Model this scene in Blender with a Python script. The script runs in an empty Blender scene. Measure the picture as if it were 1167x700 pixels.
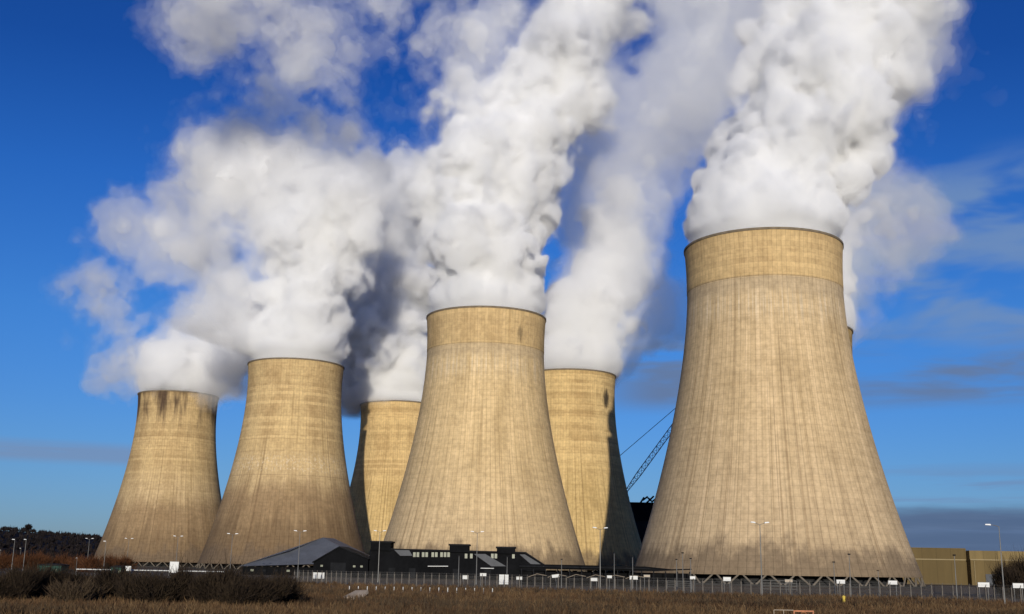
import bpy, math, random
import numpy as np
from mathutils import Vector, Matrix

SC = bpy.context.scene
COL = SC.collection
R = math.radians
# ---------------------------------------------------------------- camera
EYE = Vector((0.0, 0.0, 4.5))
PITCH = R(13.03)
ROLL = R(0.99)
FPX = 1275.0                       # focal length in pixels of the 1167 px wide photograph
cam = bpy.data.cameras.new('camera')
cam.sensor_width = 36.0
cam.lens = 36.0 * FPX / 1167.0
cam.clip_start = 1.0
cam.clip_end = 40000.0
cam_o = bpy.data.objects.new('camera', cam)
COL.objects.link(cam_o)
cam_o.location = EYE
cam_o.rotation_euler = (Matrix.Rotation(R(90) + PITCH, 3, 'X') @ Matrix.Rotation(ROLL, 3, 'Z')).to_euler()
SC.camera = cam_o

def at(px, py, Y):
    """world point seen at photo pixel (px, py) at forward distance Y"""
    f = Vector((0, math.cos(PITCH), math.sin(PITCH)))
    u = Vector((0, -math.sin(PITCH), math.cos(PITCH)))
    dx, dy = px - 583.5, 350 - py
    dx, dy = dx*math.cos(ROLL) - dy*math.sin(ROLL), dx*math.sin(ROLL) + dy*math.cos(ROLL)
    d = f * FPX + Vector((1, 0, 0)) * dx + u * dy
    return EYE + d * (Y / d.y)

def plane_at(px, py, z=0.0):
    """world point seen at photo pixel (px, py) at height z"""
    d = at(px, py, 100.0) - EYE
    return EYE + d * ((z - EYE.z) / d.z)

def depth(p):
    return p.y * math.cos(PITCH) + (p.z - EYE.z) * math.sin(PITCH)

def gx(px, Y):
    return at(px, 640, Y).x

# ---------------------------------------------------------------- object helpers
def tag(o, label=None, cat=None, group=None, kind=None):
    if label: o['label'] = label
    if cat: o['category'] = cat
    if group: o['group'] = group
    if kind: o['kind'] = kind
    return o

def thing(name, label, cat, loc=(0, 0, 0), rz=0.0, group=None):
    o = bpy.data.objects.new(name, None)
    o.empty_display_size = 0.5
    COL.objects.link(o)
    o.location = loc
    o.rotation_euler = (0, 0, rz)
    return tag(o, label, cat, group)

def link_mesh(name, me, mat, parent=None, smooth=False):
    if smooth:
        me.polygons.foreach_set('use_smooth', [True] * len(me.polygons))
    if mat is not None:
        me.materials.append(mat)
    o = bpy.data.objects.new(name, me)
    COL.objects.link(o)
    if parent is not None:
        o.parent = parent
    return o

class MB:
    """collects vertices and faces of one mesh"""
    def __init__(self):
        self.v = []; self.f = []
    def add(self, vs, fs):
        b = len(self.v)
        self.v += [tuple(x) for x in vs]
        self.f += [tuple(i + b for i in f) for f in fs]
        return self
    def box(self, x0, x1, y0, y1, z0, z1):
        vs = [(x0,y0,z0),(x1,y0,z0),(x1,y1,z0),(x0,y1,z0),(x0,y0,z1),(x1,y0,z1),(x1,y1,z1),(x0,y1,z1)]
        return self.add(vs, [(0,3,2,1),(4,5,6,7),(0,1,5,4),(1,2,6,5),(2,3,7,6),(3,0,4,7)])
    def tube(self, a, b, ra, rb=None, n=8):
        a = Vector(a); b = Vector(b)
        rb = ra if rb is None else rb
        d = (b - a).normalized()
        s = Vector((0,0,1)) if abs(d.z) < .95 else Vector((1,0,0))
        u = d.cross(s).normalized(); w = d.cross(u)
        vs = []
        for c, r in ((a, ra), (b, rb)):
            for k in range(n):
                t = 2*math.pi*k/n
                vs.append(c + u*(r*math.cos(t)) + w*(r*math.sin(t)))
        fs = [(k, (k+1) % n, n+(k+1) % n, n+k) for k in range(n)]
        fs += [tuple(range(n-1, -1, -1)), tuple(range(n, 2*n))]
        return self.add(vs, fs)
    def path(self, pts, rs, n=6):
        for i in range(len(pts)-1):
            self.tube(pts[i], pts[i+1], rs[i], rs[i+1], n)
        return self
    def prism(self, poly, y0, y1):
        """poly: (x, z) outline, extruded along y"""
        n = len(poly)
        vs = [(x, y0, z) for x, z in poly] + [(x, y1, z) for x, z in poly]
        fs = [tuple(range(n)), tuple(range(2*n-1, n-1, -1))]
        fs += [(k, n+k, n+(k+1) % n, (k+1) % n) for k in range(n)]
        return self.add(vs, fs)
    def mesh(self, name):
        me = bpy.data.meshes.new(name)
        me.from_pydata(self.v, [], self.f)
        me.validate(clean_customdata=False)
        me.update()
        return me
    def build(self, name, mat, parent=None, smooth=False):
        return link_mesh(name, self.mesh(name), mat, parent, smooth)

def np_mesh(name, verts, faces):
    """mesh from numpy arrays, all faces with the same number of corners"""
    me = bpy.data.meshes.new(name)
    k = faces.shape[1]
    me.vertices.add(len(verts)); me.vertices.foreach_set('co', np.ascontiguousarray(verts, np.float32).ravel())
    me.loops.add(faces.size); me.loops.foreach_set('vertex_index', np.ascontiguousarray(faces, np.int32).ravel())
    me.polygons.add(len(faces))
    me.polygons.foreach_set('loop_start', np.arange(0, faces.size, k, dtype=np.int32))
    me.update(calc_edges=True)
    return me

# ---------------------------------------------------------------- node helpers
class NT:
    def __init__(self, name):
        self.m = bpy.data.materials.new(name)
        self.m.use_nodes = True
        self.t = self.m.node_tree
        self.t.nodes.clear()
        self.out = self.t.nodes.new('ShaderNodeOutputMaterial')
    def n(self, typ, **kw):
        nd = self.t.nodes.new(typ)
        for k, v in kw.items():
            if k.startswith('i_'):
                key = k[2:]
                key = int(key) if key.isdigit() else key.replace('_', ' ')
                self.put(nd.inputs[key], v)
            else:
                setattr(nd, k, v)
        return nd
    def put(self, sock, v):
        if isinstance(v, bpy.types.NodeSocket):
            self.t.links.new(v, sock)
        elif isinstance(v, bpy.types.Node):
            self.t.links.new(v.outputs[0], sock)
        else:
            sock.default_value = v
    def math(self, op, a, b=0.0, c=0.0, clamp=False):
        nd = self.t.nodes.new('ShaderNodeMath'); nd.operation = op; nd.use_clamp = clamp
        self.put(nd.inputs[0], a); self.put(nd.inputs[1], b); self.put(nd.inputs[2], c)
        return nd.outputs[0]
    def rng(self, v, a, b, c=0.0, d=1.0, smooth=True):
        nd = self.t.nodes.new('ShaderNodeMapRange')
        nd.interpolation_type = 'SMOOTHSTEP' if smooth else 'LINEAR'
        self.put(nd.inputs['Value'], v)
        for k, x in (('From Min', a), ('From Max', b), ('To Min', c), ('To Max', d)):
            self.put(nd.inputs[k], x)
        return nd.outputs[0]
    def mix(self, fac, a, b, mode='MIX'):
        nd = self.t.nodes.new('ShaderNodeMix'); nd.data_type = 'RGBA'; nd.blend_type = mode
        nd.clamp_factor = True
        self.put(nd.inputs[0], fac); self.put(nd.inputs[6], a); self.put(nd.inputs[7], b)
        return nd.outputs[2]
    def vec(self, x, y, z):
        nd = self.t.nodes.new('ShaderNodeCombineXYZ')
        self.put(nd.inputs[0], x); self.put(nd.inputs[1], y); self.put(nd.inputs[2], z)
        return nd.outputs[0]
    def noise(self, vec, scale, detail=3.0, rough=0.55, dist=0.0):
        nd = self.t.nodes.new('ShaderNodeTexNoise')
        self.put(nd.inputs['Vector'], vec)
        nd.inputs['Scale'].default_value = scale
        nd.inputs['Detail'].default_value = detail
        nd.inputs['Roughness'].default_value = rough
        nd.inputs['Distortion'].default_value = dist
        return nd.outputs['Fac']
    def finish(self, color, rough=0.8, bump=None, bump_d=0.1, bump_s=0.5, metal=0.0, spec=0.3):
        b = self.t.nodes.new('ShaderNodeBsdfPrincipled')
        self.put(b.inputs['Base Color'], color)
        self.put(b.inputs['Roughness'], rough)
        b.inputs['Metallic'].default_value = metal
        b.inputs['Specular IOR Level'].default_value = spec
        if bump is not None:
            bp = self.t.nodes.new('ShaderNodeBump')
            bp.inputs['Strength'].default_value = bump_s
            bp.inputs['Distance'].default_value = bump_d
            self.put(bp.inputs['Height'], bump)
            self.t.links.new(bp.outputs[0], b.inputs['Normal'])
        self.t.links.new(b.outputs[0], self.out.inputs['Surface'])
        return self.m

def c4(r, g, b): return (r, g, b, 1.0)

def plain(name, col, rough=0.7, var=0.25, scale=0.6, metal=0.0, spec=0.3):
    """a weathered single-colour surface: base colour broken up by two noises"""
    t = NT(name)
    co = t.n('ShaderNodeTexCoord').outputs['Object']
    a = t.noise(co, scale, 4.0, .6)
    b = t.noise(co, scale*7.0, 3.0, .6)
    f = t.math('ADD', t.math('MULTIPLY', a, .65), t.math('MULTIPLY', b, .35))
    f = t.rng(f, .3, .7)
    lo = c4(*[x*(1-var) for x in col]); hi = c4(*[min(1, x*(1+var)) for x in col])
    return t.finish(t.mix(f, lo, hi), rough, metal=metal, spec=spec)

# ---------------------------------------------------------------- light and sky
SUN_EL = R(8.5)
sun = bpy.data.lights.new('sun', 'SUN')
sun.energy = 4.1
sun.angle = R(0.5)
sun.color = (1.0, 0.93, 0.80)
sun_o = bpy.data.objects.new('sun', sun)
COL.objects.link(sun_o)
sun_o.rotation_euler = (R(90) - SUN_EL, 0, R(1.2))
sun_o.location = (0, -200, 200)

w = bpy.data.worlds.new('World')
SC.world = w
w.use_nodes = True
wt = w.node_tree
wt.nodes.clear()
class WT(NT):
    def __init__(self, tree):
        self.t = tree
W = WT(wt)
wo = wt.nodes.new('ShaderNodeOutputWorld')
bg = wt.nodes.new('ShaderNodeBackground')
wt.links.new(bg.outputs[0], wo.inputs['Surface'])
sky = wt.nodes.new('ShaderNodeTexSky')
sky.sky_type = 'NISHITA'
sky.sun_disc = False
sky.sun_elevation = SUN_EL
sky.sun_rotation = R(180)
sky.altitude = 50.0
sky.air_density = 1.0
sky.dust_density = 0.3
sky.ozone_density = 4.0
hs = wt.nodes.new('ShaderNodeHueSaturation')
hs.inputs['Saturation'].default_value = SKY_SAT = 1.0
hs.inputs['Value'].default_value = 1.0
wt.links.new(sky.outputs[0], hs.inputs['Color'])
dirv = wt.nodes.new('ShaderNodeTexCoord').outputs['Generated']
sep = wt.nodes.new('ShaderNodeSeparateXYZ'); wt.links.new(dirv, sep.inputs[0])
el = W.math('MULTIPLY', W.math('ARCSINE', sep.outputs[2]), 180/math.pi)          # elevation, degrees
az = W.math('MULTIPLY', W.math('ARCTAN2', sep.outputs[0], sep.outputs[1]), 180/math.pi)  # bearing from +Y, degrees
def cloud_layer(e0, e1, e2, e3, az0, az1, az2, az3, sx, sy, lo, hi, detail=5.0, off=0.0):
    v = W.vec(W.math('MULTIPLY', az, sx), W.math('MULTIPLY', el, sy), off)
    nz = W.noise(v, 1.0, detail, .55, .3)
    m = W.math('MULTIPLY', W.rng(el, e0, e1), W.rng(el, e2, e3, 1.0, 0.0))
    m2 = W.math('MULTIPLY', W.rng(az, az0, az1), W.rng(az, az2, az3, 1.0, 0.0))
    return W.math('MULTIPLY', W.math('MULTIPLY', W.rng(nz, lo, hi), m), m2)
ramp = wt.nodes.new('ShaderNodeValToRGB')
GRADE = [(0.0, (.62, .78, 1.50)), (2.0, (.60, .77, 1.44)), (4.6, (.57, .76, 1.34)), (7.9, (.50, .75, 1.36)), (11.9, (.44, .77, 1.40)), (18.5, (.27, .64, 1.36)), (24.5, (.16, .46, 1.12)), (40.0, (.14, .38, .98))]
els = ramp.color_ramp.elements
for i, (e_, c_) in enumerate(GRADE):
    q = els[i] if i < 2 else els.new(e_/40.0)
    q.position = e_/40.0
    q.color = c4(*[v_/1.6 for v_ in c_])
wt.links.new(W.math('DIVIDE', el, 40.0, clamp=True), ramp.inputs[0])
graded = W.mix(1.0, hs.outputs[0], ramp.outputs[0], 'MULTIPLY')
gs = W.n('ShaderNodeVectorMath', operation='SCALE')
W.put(gs.inputs[0], W.mix(1.0, graded, c4(1.0, 1.06, .98), 'MULTIPLY')); gs.inputs['Scale'].default_value = 1.6
col = gs.outputs[0]
K = 1.0
# low dark bank of stratus over the horizon to the right, thin bars to the left, high broken cloud to the right
bank = W.math('MULTIPLY', W.rng(W.math('ADD', el, W.math('MULTIPLY', W.noise(W.vec(W.math('MULTIPLY', az, .12), W.math('MULTIPLY', el, .8), 3.0), 1.0, 4.0), 1.5)), 3.2, 4.2, 1.0, 0.0), W.rng(az, 4.0, 15.0))
CLOUDS = [
    (bank, c4(.80, 1.25, 2.35), .92),
    (cloud_layer(4.2, 4.7, 5.0, 5.6, -60, -40, -19, -16, .08, 1.0, .34, .54, off=7.0), c4(1.9, 2.6, 4.2), .65),
    (cloud_layer(7.4, 8.6, 10.6, 12.0, 3, 8, 60, 80, .07, .50, .36, .56, off=1.5), c4(1.25, 2.0, 3.7), 1.0),
    (cloud_layer(9.5, 12, 17.5, 20.5, 13, 17, 70, 90, .15, .42, .38, .62, detail=3.5, off=4.2), c4(1.6, 2.7, 4.9), .85),
    (cloud_layer(1.5, 2.4, 4.0, 5.5, 10, 16, 60, 80, .07, 1.1, .45, .62, off=9.0), c4(1.6, 2.5, 4.4), .6),
]
CLOUDS.append((cloud_layer(.6, 1.2, 2.6, 3.5, 6, 12, 60, 80, .10, 1.7, .44, .66, off=12.0), c4(1.15, 1.75, 2.95), .55))
for fac, cc, k in CLOUDS:
    col = W.mix(W.math('MULTIPLY', fac, k), col, cc)
wt.links.new(col, bg.inputs['Color'])
bg.inputs['Strength'].default_value = 0.10

vs = SC.view_settings
SC.display_settings.display_device = 'sRGB'
vs.view_transform = 'Standard'; vs.look = 'None'; vs.gamma = 1.0; vs.exposure = 0.0; vs.use_curve_mapping = False
cy = SC.cycles
SC.render.engine = 'CYCLES'
cy.max_bounces = 18; cy.diffuse_bounces = 3; cy.glossy_bounces = 2; cy.transmission_bounces = 2
cy.volume_bounces = 14; cy.transparent_max_bounces = 32
cy.use_adaptive_sampling = True; cy.adaptive_threshold = 0.012
cy.use_denoising = True
try: cy.denoiser = 'OPENIMAGEDENOISE'
except Exception: pass
cy.sample_clamp_indirect = 8.0
# ---------------------------------------------------------------- ground
t = NT('field_soil')
co = t.n('ShaderNodeTexCoord').outputs['Object']
f1 = t.noise(co, .02, 5.0, .6); f2 = t.noise(co, .35, 4.0, .65)
base = t.mix(t.rng(f1, .35, .65), c4(.060, .040, .022), c4(.095, .062, .030))
base = t.mix(t.math('MULTIPLY', t.rng(f2, .4, .75), .6), base, c4(.045, .028, .018))
M_SOIL = t.finish(base, .95, bump=f2, bump_d=.3, bump_s=.6)
g = MB()
S = 20000.0
xs = [-S, -3000, -1200, -500, -250, -120, 0, 120, 250, 500, 1200, 3000, S]
ys = [-S, -2000, -400, -100, 0, 100, 200, 300, 400, 600, 900, 1500, 4000, S]
for j, y in enumerate(ys):
    for x in xs:
        g.v.append((x, y, 0.0))
nx = len(xs)
for j in range(len(ys)-1):
    for i in range(nx-1):
        g.f.append((j*nx+i, j*nx+i+1, (j+1)*nx+i+1, (j+1)*nx+i))
tag(g.build('ground', M_SOIL), kind='structure')

# ---------------------------------------------------------------- cooling towers
H = 114.0
Z0 = 3.1                      # lower edge of the shell, on top of the leaning legs
PROF = np.polyfit([0, 30, 60, 90, 114.75], [47.5, 38.1, 31.1, 27.0, 27.2], 4)
def prof(z):
    """outer radius at height z: a waisted, almost conical shell"""
    return float(np.polyval(PROF, z))

def concrete(name, seed, band=True, stain_h=0.0, stain=0.0, top_dark=0.0, tint=1.0, rib=.25, base=(.46, .33, .165), bandc=(.53, .365, .165), spots=0.0, soot=None, sootf=.6):
    t = NT(name)
    co = t.n('ShaderNodeTexCoord').outputs['Object']
    sp = t.n('ShaderNodeSeparateXYZ'); t.put(sp.inputs[0], co)
    x, y, z = sp.outputs
    ang = t.math('ARCTAN2', x, t.math('MULTIPLY', y, -1.0))
    ca = t.math('COSINE', ang); sa = t.math('SINE', ang)
    def cyl(k, kz, o):
        return t.vec(t.math('MULTIPLY', ca, k), t.math('MULTIPLY', sa, k), t.math('ADD', t.math('MULTIPLY', z, kz), o + seed*13.7))
    # vertical joints between the formwork panels, and the horizontal lifts
    rb = t.math('ABSOLUTE', t.math('SINE', t.math('MULTIPLY', ang, 55.0)))
    ribs = t.rng(rb, .0, .30, 1.0, 0.0)
    lf = t.math('ABSOLUTE', t.math('SINE', t.math('MULTIPLY', z, math.pi/1.75)))
    lifts = t.rng(lf, .0, .26, 1.0, 0.0)
    # each panel of the formwork has its own tone
    pid = t.n('ShaderNodeTexWhiteNoise', noise_dimensions='3D')
    t.put(pid.inputs['Vector'], t.vec(t.math('FLOOR', t.math('MULTIPLY', ang, 55.0/math.pi)), t.math('FLOOR', t.math('MULTIPLY', z, 1/1.75)), seed))
    lid = t.n('ShaderNodeTexWhiteNoise', noise_dimensions='1D')
    t.put(lid.inputs['W'], t.math('ADD', t.math('FLOOR', t.math('MULTIPLY', z, 1/1.75)), seed*31.0))
    st1 = t.noise(cyl(16.0, .018, 0.0), 1.0, 5.0, .65)       # broad run-down streaks
    st2 = t.noise(cyl(46.0, .03, 5.0), 1.0, 3.0, .6)         # fine streaks
    bl = t.noise(cyl(2.2, .035, 9.0), 1.0, 5.0, .6)          # big blotches
    fine = t.noise(co, .55, 5.0, .7)
    c_mid = c4(*[v*tint for v in base])
    c_hi = c4(min(1, base[0]*1.30*tint), min(1, base[1]*1.31*tint), min(1, base[2]*1.38*tint))
    c_lo = c4(base[0]*.70*tint, base[1]*.67*tint, base[2]*.63*tint)
    c = t.mix(t.rng(st1, .30, .46), c_lo, c_mid)
    c = t.mix(t.math('MULTIPLY', t.rng(st1, .50, .70), .8), c, c_hi)
    c = t.mix(t.math('MULTIPLY', t.rng(st2, .50, .72), .45), c, c_hi)
    c = t.mix(t.math('MULTIPLY', t.rng(st2, .44, .28), .30), c, c_lo)
    st3 = t.noise(cyl(95.0, .012, 11.0), 1.0, 2.0, .5)
    c = t.mix(t.math('MULTIPLY', t.rng(st3, .50, .66), .40), c, c_hi)
    hz_ = t.noise(t.vec(t.math('MULTIPLY', ca, 1.6), t.math('MULTIPLY', sa, 1.6), t.math('MULTIPLY', z, .42)), 1.0, 4.0, .6)
    c = t.mix(t.math('MULTIPLY', t.rng(hz_, .50, .36), .28), c, c_lo)
    c = t.mix(t.math('MULTIPLY', t.rng(bl, .52, .30), .62), c, c4(base[0]*.72*tint, base[1]*.70*tint, base[2]*.66*tint))
    zn = t.math('ADD', z, t.math('MULTIPLY', t.math('SUBTRACT', bl, .5), 6.0))
    bd = c4(*bandc)
    bdd = c4(bandc[0]*.72, bandc[1]*.68, bandc[2]*.66)
    cb = t.mix(t.rng(bl, .35, .62), bdd, bd)
    cb = t.mix(t.math('MULTIPLY', t.rng(lid.outputs[0], .25, .9), .60), cb, c4(bandc[0]*1.22, bandc[1]*1.23, bandc[2]*1.25))
    lid2 = t.n('ShaderNodeTexWhiteNoise', noise_dimensions='1D')
    t.put(lid2.inputs['W'], t.math('ADD', t.math('FLOOR', t.math('MULTIPLY', t.math('ADD', z, t.math('MULTIPLY', bl, .3)), 1/.85)), seed*17.0))
    hb_ = t.noise(t.vec(t.math('MULTIPLY', ca, 5.0), t.math('MULTIPLY', sa, 5.0), t.math('MULTIPLY', z, 1.1)), 1.0, 4.0, .65)
    cb = t.mix(t.math('MULTIPLY', t.math('MULTIPLY', t.rng(lid2.outputs[0], .55, .95), t.rng(hb_, .38, .62)), .55), cb, c4(bandc[0]*.60, bandc[1]*.55, bandc[2]*.52))
    cb = t.mix(t.math('MULTIPLY', t.rng(st1, .48, .30), .40), cb, c4(bandc[0]*.55, bandc[1]*.52, bandc[2]*.5))
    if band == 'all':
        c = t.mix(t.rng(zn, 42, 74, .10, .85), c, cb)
    elif band:
        zb = t.math('ADD', z, t.math('MULTIPLY', t.math('SUBTRACT', st1, .5), 1.6))
        c = t.mix(t.math('MULTIPLY', t.rng(zb, 98.2, 99.2), band), c, cb)
        c = t.mix(t.math('MULTIPLY', t.math('MULTIPLY', t.rng(z, 98.45, 98.6), t.rng(z, 98.75, 98.95, 1.0, 0.0)), t.rng(st1, .35, .6, .15, .5)), c, c4(.16, .115, .07))
        # pale, washed belt under the ring and a dark seam
        pale = t.math('MULTIPLY', t.rng(zn, 80, 90), t.rng(zn, 90, 98, 1.0, 0.0))
        c = t.mix(t.math('MULTIPLY', pale, t.math('MULTIPLY', t.rng(st2, .42, .66), .55)), c, c4(.56, .47, .34))
        grey = t.math('MULTIPLY', t.rng(zn, 91, 96), t.rng(z, 98.4, 98.6, 1.0, 0.0))
        c = t.mix(t.math('MULTIPLY', grey, .42), c, c4(.33, .265, .185))
        # the lower part is greyer than the throat
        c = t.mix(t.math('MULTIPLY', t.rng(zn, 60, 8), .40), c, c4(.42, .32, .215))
    run = t.noise(cyl(30.0, .004, 21.0), 1.0, 2.0, .5)
    top_ = t.noise(cyl(30.0, .0, 23.0), 1.0, 1.0, .5)
    runm = t.math('MULTIPLY', t.rng(run, .60, .67), t.rng(t.math('SUBTRACT', t.math('MULTIPLY', top_, 150.0), z), 0.0, 18.0))
    c = t.mix(t.math('MULTIPLY', runm, .50), c, c4(base[0]*.45, base[1]*.42, base[2]*.40))
    if stain > 0:
        zz = t.math('ADD', z, t.math('MULTIPLY', t.math('SUBTRACT', t.noise(cyl(4.5, .05, 3.0), 1.0, 5.0, .6), .5), 22.0))
        c = t.mix(t.math('MULTIPLY', t.rng(zz, stain_h + 6, stain_h - 8), stain), c, c4(.165, .100, .055))
        zz2 = t.math('ADD', z, t.math('MULTIPLY', t.math('SUBTRACT', t.noise(cyl(9.0, .02, 8.0), 1.0, 4.0, .6), .5), 50.0))
        c = t.mix(t.math('MULTIPLY', t.rng(zz2, stain_h*.55 + 8, stain_h*.55 - 8), stain*.7), c, c4(.075, .046, .027))
    # damp, dirty foot of the shell
    ft = t.math('ADD', z, t.math('MULTIPLY', t.math('SUBTRACT', t.noise(cyl(7.0, .10, 6.0), 1.0, 4.0, .65), .5), 22.0))
    c = t.mix(t.math('MULTIPLY', t.rng(ft, 15, 7), .75), c, c4(.125, .090, .060))
    if top_dark > 0:
        tz = t.math('ADD', z, t.math('MULTIPLY', t.math('SUBTRACT', t.noise(cyl(9.0, .03, 2.0), 1.0, 5.0, .7), .5), 40.0))
        fl_ = t.math('ADD', t.rng(t.noise(cyl(2.6, .02, 7.0), 1.0, 3.0, .55), .38, .60), .12, clamp=True)
        c = t.mix(t.math('MULTIPLY', t.math('MULTIPLY', t.rng(tz, 88, 106), fl_), top_dark), c, c4(.085, .055, .035))
    if spots > 0:
        sn = t.noise(cyl(40.0, .9, 1.0), 1.0, 2.0, .5)
        belt = t.math('MULTIPLY', t.rng(z, 51, 53), t.rng(z, 58, 64, 1.0, 0.0))
        c = t.mix(t.math('MULTIPLY', t.math('MULTIPLY', t.rng(sn, .57, .62), belt), spots*.7), c, c4(.58, .47, .33))
        seam = t.math('MULTIPLY', t.rng(z, 49.5, 50.0), t.rng(z, 50.0, 50.6, 1.0, 0.0))
        c = t.mix(t.math('MULTIPLY', seam, .4), c, c4(.18, .12, .07))
    if soot is not None:           # a black scorch mark high on the shell
        a0, z0_, wa, wz = soot
        q = t.math('ADD', t.math('POWER', t.math('DIVIDE', t.math('SUBTRACT', ang, a0), wa), 2.0), t.math('POWER', t.math('DIVIDE', t.math('SUBTRACT', z, z0_), wz), 2.0))
        q = t.math('ADD', q, t.math('MULTIPLY', t.math('SUBTRACT', t.noise(cyl(45.0, .12, 4.0), 1.0, 4.0, .7), .5), 3.2))
        c = t.mix(t.math('MULTIPLY', t.rng(q, 1.1, .1), sootf), c, c4(.035, .028, .022))
    pv = t.rng(pid.outputs[0], 0, 1, -.035, .035)
    dark = t.math('ADD', t.math('MULTIPLY', ribs, rib), t.math('MULTIPLY', lifts, rib*.55))
    val = t.math('ADD', t.math('SUBTRACT', 1.0, dark), pv)
    val = t.math('MULTIPLY', val, t.rng(fine, .3, .7, .86, 1.13))
    cm = t.n('ShaderNodeVectorMath', operation='SCALE')
    t.put(cm.inputs[0], c); t.put(cm.inputs['Scale'], val)
    h = t.math('SUBTRACT', t.math('MULTIPLY', fine, .5), t.math('MULTIPLY', ribs, .5))
    return t.finish(cm.outputs[0], .92, bump=h, bump_d=.12, bump_s=.6, spec=.15)

M_LEG = plain('leg_concrete', (.15, .125, .095), .9, .3, .8)
M_LIP = plain('rim_concrete', (.16, .125, .085), .9, .3, .5)
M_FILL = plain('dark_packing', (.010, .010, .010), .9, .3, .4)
M_BASIN = plain('basin_concrete', (.03, .028, .026), .9, .3, .3)

def shell_mesh(step_band):
    """double-walled concrete shell, open at both ends"""
    n = 160
    zs = [Z0 + (98.5 - Z0)*k/44 for k in range(45)] + [98.7] + [98.7 + (H - 98.7)*k/8 for k in range(1, 9)]
    outer = []
    for z in zs:
        r = prof(z)
        if step_band and z > 98.6: r += .14
        outer.append((r, z))
    inner = [(prof(z) - .9, z) for z in reversed(zs)]
    rings = outer + inner
    v = []; f = []
    for r, z in rings:
        for k in range(n):
            a = 2*math.pi*k/n
            v.append((r*math.cos(a), r*math.sin(a), z))
    m = len(rings)
    for j in range(m):
        j2 = (j+1) % m
        for k in range(n):
            k2 = (k+1) % n
            f.append((j*n+k, j*n+k2, j2*n+k2, j2*n+k))
    me = bpy.data.meshes.new('shell')
    me.from_pydata(v, [], f); me.update()
    me.polygons.foreach_set('use_smooth', [True]*len(me.polygons))
    me.set_sharp_from_angle(angle=R(35))
    return me

def ring_mb(r0, r1, z0, z1, n=120):
    mb = MB()
    for r, z in ((r0, z0), (r1, z0), (r1, z1), (r0, z1)):
        for k in range(n):
            a = 2*math.pi*k/n
            mb.v.append((r*math.cos(a), r*math.sin(a), z))
    for j in range(4):
        j2 = (j+1) % 4
        for k in range(n):
            k2 = (k+1) % n
            mb.f.append((j*n+k, j*n+k2, j2*n+k2, j2*n+k))
    return mb

SHELL_A = shell_mesh(True); SHELL_B = shell_mesh(False)
LIP = ring_mb(prof(H) - 1.0, prof(H) + .40, H - .02, H + .75).mesh('rim')
BASIN = ring_mb(prof(0) + .4, prof(0) + 1.5, 0.0, .5).mesh('basin_wall')
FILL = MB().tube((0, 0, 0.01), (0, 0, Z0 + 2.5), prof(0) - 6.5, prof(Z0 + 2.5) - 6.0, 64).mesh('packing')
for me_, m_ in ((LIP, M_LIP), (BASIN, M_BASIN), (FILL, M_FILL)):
    me_.materials.append(m_)
NLEG = 36
LEGS = []
for sgn in (-1, 1):
    mb = MB()
    r0 = prof(0) - .6; r1 = prof(Z0) - .45
    d = math.pi/NLEG*.86
    # a leg is one straight strut leaning sideways, from the basin kerb to the shell edge
    mb.tube((r0, 0, 0.0), (r1*math.cos(d), sgn*r1*math.sin(d), Z0 + .15), .30, .27, 8)
    me_ = mb.mesh('leg'); me_.materials.append(M_LEG)
    LEGS.append(me_)

def put(name, me, parent, rz=0.0):
    o = bpy.data.objects.new(name, me)
    COL.objects.link(o); o.parent = parent
    o.rotation_euler = (0, 0, rz)
    return o

def tower(x, y, mat, shell, label, rz=0.0):
    t_ = thing('cooling_tower', label, 'cooling tower', (x, y, 0), 0.0, 'cooling towers of the power station')
    me_ = shell.copy(); me_.materials.append(mat)
    put('shell', me_, t_, 0.0)
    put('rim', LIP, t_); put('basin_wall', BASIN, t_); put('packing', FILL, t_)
    for k in range(NLEG):
        for s in (0, 1):
            put('leg', LEGS[s], t_, 2*math.pi*k/NLEG)
    return t_

YEL = (.55, .39, .18)
TOWERS = {
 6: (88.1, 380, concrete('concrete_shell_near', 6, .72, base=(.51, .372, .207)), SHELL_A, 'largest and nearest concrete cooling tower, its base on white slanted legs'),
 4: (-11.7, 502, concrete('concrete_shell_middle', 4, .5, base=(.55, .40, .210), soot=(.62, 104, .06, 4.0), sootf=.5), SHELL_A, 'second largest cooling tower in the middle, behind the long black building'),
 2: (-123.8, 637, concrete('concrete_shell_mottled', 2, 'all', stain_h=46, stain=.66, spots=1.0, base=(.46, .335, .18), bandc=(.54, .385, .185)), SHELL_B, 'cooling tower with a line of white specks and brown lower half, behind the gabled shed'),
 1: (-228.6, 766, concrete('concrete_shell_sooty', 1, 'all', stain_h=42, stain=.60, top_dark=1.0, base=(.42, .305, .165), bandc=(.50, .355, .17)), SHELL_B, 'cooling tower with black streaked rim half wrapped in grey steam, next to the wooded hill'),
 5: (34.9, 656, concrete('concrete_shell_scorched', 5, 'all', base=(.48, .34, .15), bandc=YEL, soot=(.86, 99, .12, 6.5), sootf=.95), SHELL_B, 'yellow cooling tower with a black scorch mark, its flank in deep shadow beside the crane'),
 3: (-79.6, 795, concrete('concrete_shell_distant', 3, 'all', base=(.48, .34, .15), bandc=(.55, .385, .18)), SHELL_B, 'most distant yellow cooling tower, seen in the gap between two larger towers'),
 7: (134.2, 522, concrete('concrete_shell_hidden', 7, 'all', base=(.40, .29, .15), bandc=(.42, .29, .12)), SHELL_B, 'cooling tower almost wholly hidden behind the largest one, only a sliver of rim showing'),
}
for k, (x, y, m_, sh, lab) in TOWERS.items():
    q_ = tower(x, y, m_, sh, lab)
    if k == 1: q_.scale = (.985, .985, 1)
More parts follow.
